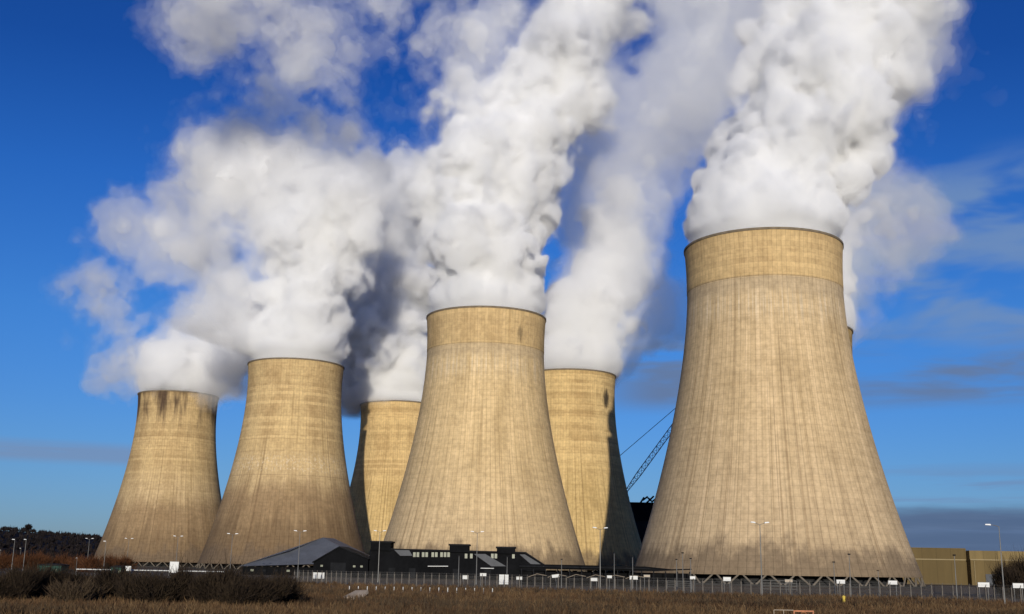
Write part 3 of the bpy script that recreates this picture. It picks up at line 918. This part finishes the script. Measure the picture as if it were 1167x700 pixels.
# ---- tower railing, hydrant, barrier, slab
def railing(px0, px1, Y, z, lab):
    x0, x1 = gx(px0, Y), gx(px1, Y)
    r = thing('railing', lab, 'railing', ((x0+x1)/2, Y, 0)); w = x1 - x0
    m = MB()
    for k in range(4): m.tube((-w/2, 0, .4 + k*(z-.4)/3), (w/2, 0, .4 + k*(z-.4)/3), .05, n=6)
    m.build('rail', M_GALV, r)
    n = max(3, int(w/1.6))
    for k in range(n+1):
        MB().tube((-w/2 + w*k/n, 0, 0), (-w/2 + w*k/n, 0, z), .05, n=6).build('post', M_GALV, r)
railing(868, 907, 262, 2.3, 'grey bar railing in front of the slanted legs right of the tall twin lamp')
railing(760, 788, 268, 1.7, 'short grey bar railing below the three slim masts')
hy = thing('hydrant_post', 'short fat yellow hydrant post on the grass before the largest tower', 'hydrant', plane_at(962, 689.5))
MB().path([(0, 0, 0), (0, 0, .15), (0, 0, .16), (0, 0, 1.0)], [.3, .3, .2, .2], 12).build('body', M_YELLOW, hy)
MB().path([(0, 0, 1.0), (0, 0, 1.15), (0, 0, 1.28)], [.24, .24, .08], 12).build('cap', M_YELLOW, hy)
MB().tube((-.33, 0, .75), (.33, 0, .75), .09, n=8).build('outlet', M_CHAR, hy)
bY = 107.0
br = thing('road_barrier', 'orange framed barrier with a pale rail in the grass at the bottom edge', 'barrier', (gx(902, bY), bY, 0))
xw = gx(880, bY) - gx(902, bY); xo = gx(925, bY) - gx(902, bY)
MB().tube((xw, 0, .95), (0, 0, .95), .035, n=8).build('pale_rail', M_TANB, br)
for x in (xw, xw*.5): MB().tube((x, 0, 0), (x, 0, .95), .035, n=8).build('post', M_TANB, br)
m = MB()
m.box(0, xo, -.04, .04, .82, .95); m.box(0, xo, -.04, .04, .1, .22); m.box(0, .12, -.04, .04, .22, .82); m.box(xo-.12, xo, -.04, .04, .22, .82)
m.build('frame', M_ORANGE, br)
m = MB()
for k in range(20):
    a, b = 2*math.pi*k/20, 2*math.pi*(k+1)/20
    m.tube((xo*.5 + .27*math.cos(a), 0, .52 + .27*math.sin(a)), (xo*.5 + .27*math.cos(b), 0, .52 + .27*math.sin(b)), .05, n=6)
m.build('ring', M_ORANGE, br)
for x in (.15, xo - .15): MB().box(x-.08, x+.08, -.35, .35, 0, .1).build('foot', M_CHAR, br)
sY = 145.0
sl = thing('concrete_slab', 'pale cracked concrete slab lying tilted in the brown grass', 'slab', (gx(407, sY), sY, 0))
MB().add([(-1.5, -1.1, .10), (.8, -1.4, .05), (1.5, 1.0, .85), (-.1, 1.2, .80), (-1.45, -1.0, .40), (.7, -1.3, .30), (1.4, 1.0, 1.25), (-.2, 1.15, 1.15)],
         [(0,3,2,1),(4,5,6,7),(0,1,5,4),(1,2,6,5),(2,3,7,6),(3,0,4,7)]).build('slab_top', M_SLAB, sl)
MB().box(.1, .9, .2, .9, 0, .55).build('rubble_block', M_POST, sl)

# ---- sheds and the long black building
def bld(name, label, cat, x, y): return thing(name, label, cat, (x, y, 0))
Yb = 400.0; PXH = 350
cx = gx(350, Yb)
hall = bld('storage_hall', 'low hall with a broad blue grey hipped roof behind the black gabled shed', 'hall', cx, Yb)
xl, xr, xp = gx(272, Yb) - cx, gx(424, Yb) - cx, gx(360, Yb) - cx
el_ = zat(645.5, Yb, 272); er_ = zat(641, Yb, 424)
zp = zat(612.5, Yb + 14, 360)
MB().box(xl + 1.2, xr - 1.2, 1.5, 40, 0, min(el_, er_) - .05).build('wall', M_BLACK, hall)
rf = MB()
rf.add([(xl, 0, el_), (xr, 0, er_), (xr, 42, er_), (xl, 42, el_), (xp - .3, 14, zp), (xp + 1.5, 30, zp), (gx(326, Yb) - cx, 5, zat(627.5, Yb + 5, 326))],
       [(0, 4, 6), (0, 1, 4), (1, 2, 5, 4), (2, 3, 5), (3, 0, 6), (3, 6, 4, 5), (0, 3, 2, 1)])
rf.build('roof', M_SLATE, hall)
for k in range(9):
    x = xl + 4 + k*4.2
    MB().box(x, x + 1.1, 1.42, 1.49, el_ - 1.6, el_ - .9).build('window', M_PALE if k % 3 == 0 else M_CHAR, hall)
Yg = 378.0; PXH = 388
gxo = gx(388, Yg)
shed = bld('gabled_shed', 'black shed with a pointed gable in front of the blue grey hipped roof', 'shed', gxo, Yg)
ga = (gx(386, Yg) - gxo, zat(622.5, Yg, 386)); gl = (gx(356, Yg) - gxo, zat(640.5, Yg, 356)); gr_ = (gx(421, Yg) - gxo, zat(636.5, Yg, 421))
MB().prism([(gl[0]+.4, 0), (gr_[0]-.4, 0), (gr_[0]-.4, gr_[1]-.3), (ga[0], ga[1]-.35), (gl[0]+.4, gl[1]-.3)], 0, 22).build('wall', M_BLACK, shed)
MB().prism([(gl[0], gl[1]-.25), (ga[0], ga[1]-.3), (gr_[0], gr_[1]-.25), (gr_[0], gr_[1]+.05), ga, (gl[0], gl[1]+.05)], -.5, 22.4).build('roof', M_CHAR, shed)
MB().box(-3.2, 1.8, -.08, 0, 0, 4.6).build('shutter_door', M_CHAR, shed)
for x in (-6.5, 4.2, 6.6): MB().box(x, x + .8, -.06, 0, 3.2, 3.8).build('window', M_PALE, shed)
Yc = 380.0; PXH = 510
c0 = gx(505, Yc)
lb = bld('pump_house', 'long black building with three square vent blocks on its roof, before the middle tower', 'building', c0, Yc)
def cx_(px): return gx(px, Yc) - c0
def cz_(py, px=None): return zat(py, Yc, px)
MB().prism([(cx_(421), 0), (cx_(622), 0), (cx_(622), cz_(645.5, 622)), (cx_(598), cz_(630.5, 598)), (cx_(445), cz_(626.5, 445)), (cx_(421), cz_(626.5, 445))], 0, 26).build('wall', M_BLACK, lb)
MB().prism([(cx_(443), cz_(626.5, 445)+.02), (cx_(598.5), cz_(630.5, 598)+.02), (cx_(622.5), cz_(645.5, 622)+.02), (cx_(622.5), cz_(645.5, 622)+.3), (cx_(599), cz_(630.5, 598)+.4), (cx_(443), cz_(626.5, 445)+.4)], -.6, 26.4).build('roof', M_CHAR, lb)
for a, b, y0, y1 in ((422, 445, 616.5, 627.5), (512, 534, 620, 629.5), (566, 587, 623, 631)):
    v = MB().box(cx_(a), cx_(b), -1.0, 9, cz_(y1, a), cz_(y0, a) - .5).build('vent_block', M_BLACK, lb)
    MB().box(cx_(a) - .35, cx_(b) + .35, -1.4, 9.4, cz_(y0, a) - .5, cz_(y0, a)).build('cap', M_CHAR, v)
for px in (472, 476, 482, 486, 493, 497, 503, 507, 511, 531, 537, 561, 565, 585):
    wz = cz_(632.2 + (1.6 if px > 520 else 0), px)
    MB().box(cx_(px) - .42, cx_(px) + .42, -.08, 0, wz - .75, wz + .75).build('window', M_PALE, lb)
def para(p, mat, nm):
    m = MB(); n = len(p)
    m.add([(cx_(x), -.55, cz_(y, x)) for x, y in p] + [(cx_(x), -.02, cz_(y, x)) for x, y in p],
          [tuple(range(n-1, -1, -1)), tuple(range(n, 2*n))] + [(k, (k+1) % n, n + (k+1) % n, n + k) for k in range(n)])
    m.build(nm, mat, lb)
para([(449, 626.8), (466, 627.2), (470, 633.5), (456, 633.5)], M_STRIP, 'canopy')
para([(540, 631.5), (553, 631.5), (577, 645.5), (560, 645.5)], M_STRIP, 'canopy')
para([(592, 632), (598, 632), (620, 645.5), (608, 645.5)], M_STRIP, 'canopy')
MB().tube((cx_(488), -1.2, cz_(645.8)), (cx_(511), -1.2, cz_(645.4)), .13, n=6).build('pipe', M_WHITE, lb)
MB().tube((cx_(548), -1.2, cz_(647)), (cx_(563), -1.2, cz_(647)), .13, n=6).build('pipe', M_WHITE, lb)
for px in (447, 470, 520, 556, 604): MB().box(cx_(px) - 1.1, cx_(px) + 1.1, -.07, 0, 0, 3.2).build('door', M_CHAR, lb)

# black pipe gantry in front of the two towers
Yr = 288.0; PXH = 690
g0 = gx(690, Yr)
pr = thing('pipe_gantry', 'long low black pipe gantry on legs in front of the middle and scorched towers', 'gantry', (g0, Yr, 0))
xa, xb = gx(592, Yr) - g0, gx(787, Yr) - g0
zt_ = zat(645.5, Yr)
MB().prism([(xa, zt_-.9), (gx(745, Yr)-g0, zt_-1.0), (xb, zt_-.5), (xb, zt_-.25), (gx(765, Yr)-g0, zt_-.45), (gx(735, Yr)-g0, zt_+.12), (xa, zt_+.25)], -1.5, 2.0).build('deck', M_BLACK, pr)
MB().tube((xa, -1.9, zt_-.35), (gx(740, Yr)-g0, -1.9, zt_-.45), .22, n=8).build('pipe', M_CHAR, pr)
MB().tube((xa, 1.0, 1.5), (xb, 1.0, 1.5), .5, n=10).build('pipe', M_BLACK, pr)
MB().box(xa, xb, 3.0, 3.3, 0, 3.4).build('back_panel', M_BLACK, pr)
for k in range(15):
    x = xa + .5 + (xb - xa - 1)*k/14
    MB().box(x-.12, x+.12, -1.6, -1.36, 0, zt_-.95).build('leg', M_CHAR, pr)
for k in range(6):
    x = gx(612 + k*22, Yr) - g0
    MB().path([(x - 2.2, -1.75, 1.9), (x, -1.75, 2.7), (x + 2.4, -1.75, 2.3)], [.09, .09, .09], 6).build('brown_pipe', M_BROWN, pr)

# ---- things on the left behind the bushes
Yp = 300.0; PXH = 170
pp = thing('guard_rail', 'long white guard rail on thin posts in front of the sooty tower', 'guard rail', (gx(170, Yp), Yp, 0))
x0p, x1p = gx(88, Yp) - gx(170, Yp), gx(256, Yp) - gx(170, Yp)
zp_ = zat(650.2, Yp)
MB().tube((x0p, 0, zp_), (x1p, 0, zp_), .13, n=8).build('rail', M_WHITE, pp)
for k in range(9): MB().tube((x0p + (x1p-x0p)*k/8, .25, 0), (x0p + (x1p-x0p)*k/8, .25, zp_+.1), .09, n=6).build('post', M_GALV, pp)
for px, wd, ht, lab in ((57, 6.0, 2.9, 'dark green site cabin below the wooded hill, half hidden by bushes'), (133, 2.6, 2.7, 'narrow dark green cabin at the right end of the rust coloured bushes')):
    Yq = 290.0
    q = thing('site_cabin', lab, 'cabin', (gx(px, Yq), Yq, 0), 0, None)
    MB().box(-wd/2, wd/2, 0, 5, 0, ht-.3).build('wall', M_GREEN, q)
    MB().prism([(-wd/2-.2, ht-.3), (wd/2+.2, ht-.3), (wd/2, ht), (0, ht+.25), (-wd/2, ht)], -.2, 5.2).build('roof', M_CHAR, q)
    MB().box(-.5, .5, -.06, 0, 0, 2.2).build('door', M_CHAR, q)
    MB().box(wd*.22, wd*.22+.7, -.05, 0, 1.2, 1.8).build('window', M_PALE, q)

# ---- warehouse on the right
Yw = 470.0; PXH = 1107
w0 = gx(1105, Yw)
wh = thing('warehouse', 'long flat tan warehouse under the dark cloud bank', 'warehouse', (w0, Yw, 0))
def wx(px): return gx(px, Yw) - w0
MB().box(wx(1010), wx(1106), 4, 60, 0, zat(625.5, Yw)).build('wall', M_WARE, wh)
MB().box(wx(1106), wx(1330), 0, 60, 0, zat(638.5, Yw)).build('wall', M_WARE, wh)
MB().box(wx(1106)+.01, wx(1330), .6, 60, zat(638.5, Yw), zat(627.5, Yw)).build('upper_wall', M_WARE2, wh)
MB().box(wx(1106)-.15, wx(1330)+.2, -.35, .5, zat(638.5, Yw)+.01, zat(637.2, Yw)).build('eaves', M_WROOF, wh)
MB().box(wx(1010)-.2, wx(1106)-.2, 3.7, 60.2, zat(625.5, Yw)+.01, zat(624.9, Yw)).build('eaves', M_WARE2, wh)
MB().box(wx(1010), wx(1106)-.3, 3.86, 3.98, zat(638.8, Yw), zat(637.6, Yw)).build('cladding_rail', M_WROOF, wh)
for px in (1122, 1150, 1180): MB().box(wx(px), wx(px)+4.2, -.08, 0, 0, 4.5).build('shutter_door', M_STRIP, wh)
MB().tube((wx(1110), -.2, 0), (wx(1110), -.2, zat(639, Yw)), .15, n=8).build('downpipe', M_WROOF, wh)

# ---- boiler house and crane in the gap
Yh = 920.0; PXH = 733
h0 = gx(735, Yh)
bh = thing('boiler_house', 'huge dark boiler house glimpsed in the gap between scorched and largest towers', 'building', (h0, Yh, 0))
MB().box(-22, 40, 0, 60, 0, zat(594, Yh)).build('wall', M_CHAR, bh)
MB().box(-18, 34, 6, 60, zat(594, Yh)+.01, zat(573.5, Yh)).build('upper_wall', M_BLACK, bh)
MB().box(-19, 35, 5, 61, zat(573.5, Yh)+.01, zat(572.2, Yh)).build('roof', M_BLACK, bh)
MB().box(6, 12, -.3, 0, zat(607, Yh), zat(596, Yh)).build('cladding_panel', M_STRIP, bh)
MB().box(9, 15, -.3, 0, zat(622, Yh), zat(610, Yh)).build('cladding_panel', M_STRIP, bh)
MB().box(-17, -11.5, 8, 14, zat(572.2, Yh)+.01, zat(566, Yh)).build('plant_room', M_BLACK, bh)
m = MB()
for a, b in (((0, 568), (4, 565)), ((4, 565), (7, 570)), ((-2, 571), (1, 566)), ((7, 570), (11, 567)), ((3, 571), (9, 564.5))):
    m.tube((a[0], 10, zat(a[1], Yh)-1), (b[0], 10, zat(b[1], Yh)), .8, n=6)
m.build('roof_pipe', M_BLACK, bh)
Yk = 830.0
k0 = at(706, 640, Yk)
cr = thing('crawler_crane', 'dark lattice boom crawler crane rising behind the scorched tower', 'crane', (k0.x, Yk, 0))
def kp(px, py, dy=0.0):
    p = at(px, py, Yk); return Vector((p.x - k0.x, dy, p.z))
for s in (-1, 1):
    t_ = MB().box(-5, 5, s*3.2-.7, s*3.2+.7, 0, 1.6).build('track', M_CHAR, cr)
    MB().tube((-4.2, s*3.2-.8, .8), (-4.2, s*3.2+.8, .8), .75, n=12).build('sprocket', M_BLACK, t_)
foot = kp(711.5, 563); tip = kp(804, 436)
MB().box(-6, 4, -2.2, 2.2, 1.7, 5.0).build('engine_house', M_RED, cr)
MB().box(-9, -6.1, -2.2, 2.2, 1.9, 4.2).build('counterweight', M_CHAR, cr)
MB().box(4.05, 5.6, .4, 2.2, 1.8, 4.2).build('cab', M_CHAR, cr)
def lattice(a, b, w, n, mat, nm):
    m = MB(); d = b - a; u = d.normalized(); sv = Vector((0, 1, 0)); tv = u.cross(sv)
    cor = [(1, 1), (1, -1), (-1, -1), (-1, 1)]
    def P(k, q):
        f = k/n; ww = w*min(1.0, .35 + 4*f, .35 + 4*(1-f))
        return a + d*f + sv*(q[0]*ww/2) + tv*(q[1]*ww/2)
    for q in cor:
        m.path([P(k, q) for k in range(n+1)], [.24]*(n+1), 5)
    for k in range(n):
        for i in range(4):
            q, q2 = cor[i], cor[(i+1) % 4]
            m.tube(P(k, q), P(k+1, q2) , .13, n=4)
            m.tube(P(k, q), P(k, q2), .13, n=4)
    m.build(nm, mat, cr)
mast_top = kp(700, 525)
lattice(Vector((1.0, 0, 4.8)), Vector(foot), 3.0, 14, M_CHAR, 'main_mast')
lattice(Vector(foot), Vector(tip), 3.4, 22, M_RED, 'boom')
MB().path([foot, mast_top], [.35, .3], 6).build('back_strut', M_CHAR, cr)
for dy in (-.8, .8):
    MB().tube(mast_top + Vector((0, dy, 0)), tip + Vector((0, dy, 0)), .22, n=5).build('pendant_line', M_CHAR, cr)
MB().tube(mast_top, Vector((-7.5, 0, 4.3)), .15, n=5).build('back_stay', M_CHAR, cr)
MB().box(foot.x-2.0, foot.x+2.5, -1.8, 1.8, foot.z-3.5, foot.z+1.5).build('boom_hinge', M_BLACK, cr)
MB().tube(tip, tip - Vector((0, 0, 22)), .10, n=5).build('hoist_line', M_CHAR, cr)
MB().box(tip.x-.6, tip.x+.6, -.5, .5, tip.z-25, tip.z-22).build('hook_block', M_CHAR, cr)
# ---------------------------------------------------------------- plants
def leafy(name, colors, scale=.8, rough=.95):
    t = NT(name)
    co = t.n('ShaderNodeTexCoord').outputs['Object']
    n1 = t.noise(co, scale*.25, 3.0, .6); n2 = t.noise(co, scale*3.0, 3.0, .7)
    c = t.mix(t.rng(n1, .38, .62), c4(*colors[0]), c4(*colors[1]))
    c = t.mix(t.math('MULTIPLY', t.rng(n2, .45, .70), .75), c, c4(*colors[2]))
    return t.finish(c, rough, spec=.1)
M_TWIG = leafy('dark_twigs', ((.020, .014, .010), (.030, .021, .013), (.050, .034, .020)))
M_TWIG2 = leafy('brown_twigs', ((.045, .030, .019), (.065, .045, .027), (.095, .068, .040)))
M_RUST = leafy('rust_twigs', ((.080, .032, .014), (.100, .042, .018), (.055, .025, .013)))
M_WOODS = leafy('dark_wood', ((.015, .012, .0125), (.021, .016, .0155), (.010, .0085, .009)), .05)
M_BARK = plain('bark', (.035, .026, .020), .95, .3, 2.0)
M_GRASS = leafy('rough_grass', ((.048, .026, .014), (.110, .062, .031), (.150, .105, .055)), .22)
M_STRAW = leafy('straw_grass', ((.12, .075, .036), (.10, .056, .026), (.19, .13, .07)), .35)

def blades(rs, base, vec, wid):
    """thin two-triangle blades: base n x 3, vec n x 3 (length and direction), width n"""
    n = len(base)
    side = np.cross(vec, rs.normal(size=(n, 3))); side /= (np.linalg.norm(side, axis=1, keepdims=True) + 1e-9)
    s = side*wid[:, None]/2
    bend = rs.normal(size=(n, 3))*np.linalg.norm(vec, axis=1, keepdims=True)*.10
    v = np.stack([base - s, base + s, base + vec*.55 + bend + s*.7, base + vec*.55 + bend - s*.7, base + vec], 1).reshape(-1, 3)
    i = np.arange(n)*5
    f = np.concatenate([np.stack([i, i+1, i+2], 1), np.stack([i, i+2, i+3], 1), np.stack([i+3, i+2, i+4], 1)])
    return v, f

def shrub_mesh(seed, n=1500, h=4.0, r=2.6, w=.07, lean=.55):
    """a bare, dense winter shrub: a few crooked stems and a cloud of twigs through its volume"""
    rs = np.random.RandomState(seed)
    lobes = [(rs.uniform(-.55, .55)*r, rs.uniform(-.55, .55)*r, rs.uniform(.3, .72)*h, rs.uniform(.35, .6)*r) for _ in range(7)]
    pts = []
    for lx, ly, lz, lr in lobes:
        d = rs.normal(size=(n//7, 3)); d /= np.linalg.norm(d, axis=1, keepdims=True)
        rad = lr*rs.uniform(.15, 1.05, (len(d), 1))**.6
        p = np.array([lx, ly, lz]) + d*rad*np.array([1, 1, 1.05])
        pts.append(p)
    p = np.concatenate(pts); p[:, 2] = np.clip(p[:, 2], .05, None)
    out = p*np.array([1, 1, .4]); out /= (np.linalg.norm(out, axis=1, keepdims=True) + 1e-6)
    ln = rs.uniform(.35, 1.0, (len(p), 1))*h*.20
    vec = (out*lean + np.array([0, 0, 1.0]) + rs.normal(size=p.shape)*.55)*ln*rs.choice([.8, .8, 1.0, 2.0], (len(p), 1))
    v, f = blades(rs, p, vec, rs.uniform(.5, 1.3, len(p))*w)
    me = np_mesh('twigs', v, f)
    st = MB()
    for lx, ly, lz, lr in lobes:
        k = Vector((lx*.5 + rs.uniform(-.2, .2), ly*.5, lz*.5))
        st.path([(lx*.1, ly*.1, 0), k, (lx, ly, lz), (lx*1.15, ly*1.15, min(h, lz + lr*.8))], [.09, .06, .035, .012], 5)
    return me, st.mesh('stem')

def shrub_kind(seeds, mat, name, cat, group, **kw):
    out = []
    for sd in seeds:
        a, b = shrub_mesh(sd, **kw)
        a.materials.append(mat); b.materials.append(M_BARK)
        out.append((a, b))
    return out
def place_shrub(kind, i, px, Y, s, sz, name, lab, cat, grp):
    a, b = kind[i % len(kind)]
    r = thing(name, lab, cat, (gx(px, Y), Y, 0), rnd.uniform(0, 6.28), grp)
    r.scale = (s, s, sz)
    put('twigs', a, r); put('stem', b, r)
    return r
DARK = shrub_kind(range(4), M_TWIG, 'shrub', 'shrub', '', n=2600, h=4.0, r=3.0, w=.085)
BROWN = shrub_kind(range(10, 13), M_TWIG2, 'shrub', 'shrub', '', n=1900, h=3.2, r=2.6, w=.075)
RUST = shrub_kind(range(20, 23), M_RUST, 'bush', 'bush', '', n=2400, h=8.0, r=6.0, w=.16, lean=.35)
# the dark hedge of the lower left
i = 0
for px in range(-30, 335, 15):
    for Y, row in ((118, 0), (136, 1)):
        if row == 1 and px > 320: continue
        brown = (65 < px < 135) and row == 0
        s = rnd.uniform(.62, .9)
        ztop = zat(rnd.choice((648, 651, 653, 656, 659, 662)) if px < 300 else rnd.uniform(655, 664), Y, px)
        ztop = max(ztop, 1.5)
        if brown: ztop *= .72
        k = BROWN if brown else DARK
        hh = 3.2 if brown else 4.0
        place_shrub(k, i, px + rnd.uniform(-6, 6), Y + rnd.uniform(-8, 8), s, ztop/hh*.92, 'shrub',
                    'lower, lighter brown bare shrub in the tangled hedge below the white guard rail' if brown else 'dark bare winter shrub in the tangled hedge along the rough field', 'shrub',
                    'pale brown shrubs in the hedge' if brown else 'dark shrubs in the hedge')
        i += 1
# rust coloured bushes under the hill
for k, px in enumerate(range(-14, 142, 11)):
    Y = 400 + rnd.uniform(-15, 15)
    place_shrub(RUST, k, px, Y, rnd.uniform(.7, .9), zat(rnd.uniform(632, 637), Y, px)/8.6, 'bush', 'rust coloured bare bush in the row between the hedge and the sooty tower', 'bush', 'rust coloured bushes before the sooty tower')
# thicket at the right edge
for k, (px, Y, top, lab) in enumerate([(1138, 232, 648, 'outermost low dark bush of the thicket before the warehouse'), (1150, 240, 641, 'tall dark bare bush in the thicket, just right of the street lamp'), (1163, 236, 638.5, 'tallest dark bush of the thicket before the warehouse, at the edge of the view'), (1176, 234, 642, 'dark bush of the thicket mostly outside the view'), (1155, 225, 652, 'low dense dark bush at the front of the thicket before the warehouse')]):
    r = place_shrub(DARK, k, px, Y, 1.0, zat(top, Y, px)/4.2, 'bush', lab, 'bush', 'dark thicket before the warehouse')

# ---- rough grass of the field
rs = np.random.RandomState(9)
def grass_patch(n, y0, y1, hmin, hmax, mat, name, per=6, keep=None):
    # evenly spread in the picture's rows would be too even: sample in ground area, denser close by
    u = rs.uniform(0, 1, n)
    Y = 1.0/((1-u)/y0 + u/y1)
    X = rs.uniform(-.50, .50, n)*(Y + 20)
    P = np.stack([X, Y, np.zeros(n)], 1)
    if keep is not None: P = P[keep(P)]
    B = np.repeat(P, per, 0); m = len(B)
    B[:, :2] += rs.normal(size=(m, 2))*.22
    hgt = rs.uniform(hmin, hmax, (m, 1))*(.7 + .6*np.repeat(rs.uniform(0, 1, (len(P), 1)), per, 0))
    vec = np.concatenate([rs.normal(size=(m, 2))*.28, np.ones((m, 1))], 1)*hgt
    v, f = blades(rs, B, vec, rs.uniform(.03, .075, m)*(1 + B[:, 1]/260))
    o = link_mesh(name, np_mesh(name, v, f), mat)
    return tag(o, kind='stuff')
fx = np.array([p.x for p in FENCE][::-1]); fy = np.array([p.y for p in FENCE][::-1])
def before_fence(P):
    return P[:, 1] < np.interp(P[:, 0], fx, fy) - 1.0
def patchy(P):
    q = np.sin(P[:, 0]*.13 + 1.7*np.sin(P[:, 1]*.05)) + np.sin(P[:, 1]*.11 + 2.0*np.sin(P[:, 0]*.07)) + rs.normal(size=len(P))*.6
    return before_fence(P) & (q > .2)
grass_patch(30000, 84, 260, .35, .80, M_GRASS, 'grass', keep=before_fence)
o = grass_patch(14000, 84, 240, .45, 1.0, M_STRAW, 'dry_grass', keep=patchy)

def scrubby(P):
    q = np.sin(P[:, 0]*.09 + 2.1*np.sin(P[:, 1]*.06 + 1.0)) + np.sin(P[:, 1]*.17 + 1.5*np.sin(P[:, 0]*.05)) + rs.normal(size=len(P))*.45
    return before_fence(P) & (q > .55)
grass_patch(13000, 84, 250, .4, 1.25, M_TWIG2, 'undergrowth', per=8, keep=scrubby)

# ---- wooded hill on the left
hv = []; hf = []
prof_px = [(-420, 592), (-200, 594), (-60, 597), (0, 600), (28, 604), (60, 606.5), (100, 609.5), (150, 615), (220, 626), (300, 640), (360, 647)]
Yhh = 1600.0
cols = len(prof_px)
for dy, k in ((-420, 0.0), (-180, .62), (0, 1.0), (300, 1.0), (700, .5), (1100, 0.0)):
    for px, py in prof_px:
        z = max(0.0, zat(py, Yhh, px) - 6.0)*k
        hv.append((gx(px, Yhh), Yhh + dy, z - (.5 if k == 0 else 0)))
for j in range(5):
    for q in range(cols-1):
        hf.append((j*cols+q, j*cols+q+1, (j+1)*cols+q+1, (j+1)*cols+q))
me_ = bpy.data.meshes.new('hill'); me_.from_pydata(hv, [], hf); me_.update()
tag(link_mesh('hill', me_, M_WOODS, None, True), kind='structure')
hx = np.array([gx(px, Yhh) for px, _ in prof_px]); hz = np.array([max(0.0, zat(py, Yhh, px) - 6.0) for px, py in prof_px])
n = 3400
X = rs.uniform(gx(-330, Yhh), gx(345, Yhh), n); dY = rs.uniform(-400, 120, n)
kz = np.interp(dY, [-420, -180, 0, 300], [0, .62, 1, 1])
gz = np.interp(X, hx, hz)*kz
per = 46
B = np.repeat(np.stack([X, Yhh + dY, gz], 1), per, 0)
th = np.repeat(rs.uniform(4, 8, n), per)
d = rs.normal(size=(n*per, 3)); d /= np.linalg.norm(d, axis=1, keepdims=True)
B = B + d*np.stack([th*.32, th*.32, th*.36], 1)*rs.uniform(.3, 1, (n*per, 1)) + np.stack([0*th, 0*th, th*.40], 1)
vec = np.stack([rs.normal(size=len(B))*.5, rs.normal(size=len(B))*.5, np.abs(rs.normal(size=len(B))) + .4], 1)*(th*.22)[:, None]
v, f = blades(rs, B, vec, th*.16)
o = link_mesh('woodland', np_mesh('woodland', v, f), M_WOODS); tag(o, kind='stuff')
# the one tree that stands clear of the wood
tY = Yhh - 5
tr_ = thing('tree', 'lone round tree standing above the wood on the crest of the hill', 'tree', (gx(28, tY), tY, float(np.interp(gx(28, tY), hx, hz)) - .5))
ht = zat(597.5, tY, 28) - tr_.location.z
MB().path([(0, 0, 0), (.3, 0, ht*.35), (0, .2, ht*.6)], [.7, .5, .3], 8).path([(.3, 0, ht*.35), (2.2, .5, ht*.62)], [.3, .12], 6).path([(.3, 0, ht*.38), (-2.4, -.4, ht*.66)], [.3, .12], 6).build('trunk', M_BARK, tr_)
n = 900
d = rs.normal(size=(n, 3)); d /= np.linalg.norm(d, axis=1, keepdims=True)
B = d*np.array([4.6, 4.2, ht*.28])*rs.uniform(.3, 1.0, (n, 1)) + np.array([0, 0, ht*.66])
vec = (d + np.array([0, 0, .5]) + rs.normal(size=(n, 3))*.5)*1.3
v, f = blades(rs, B, vec, rs.uniform(.4, 1.1, n))
link_mesh('crown', np_mesh('crown', v, f), M_WOODS, tr_)
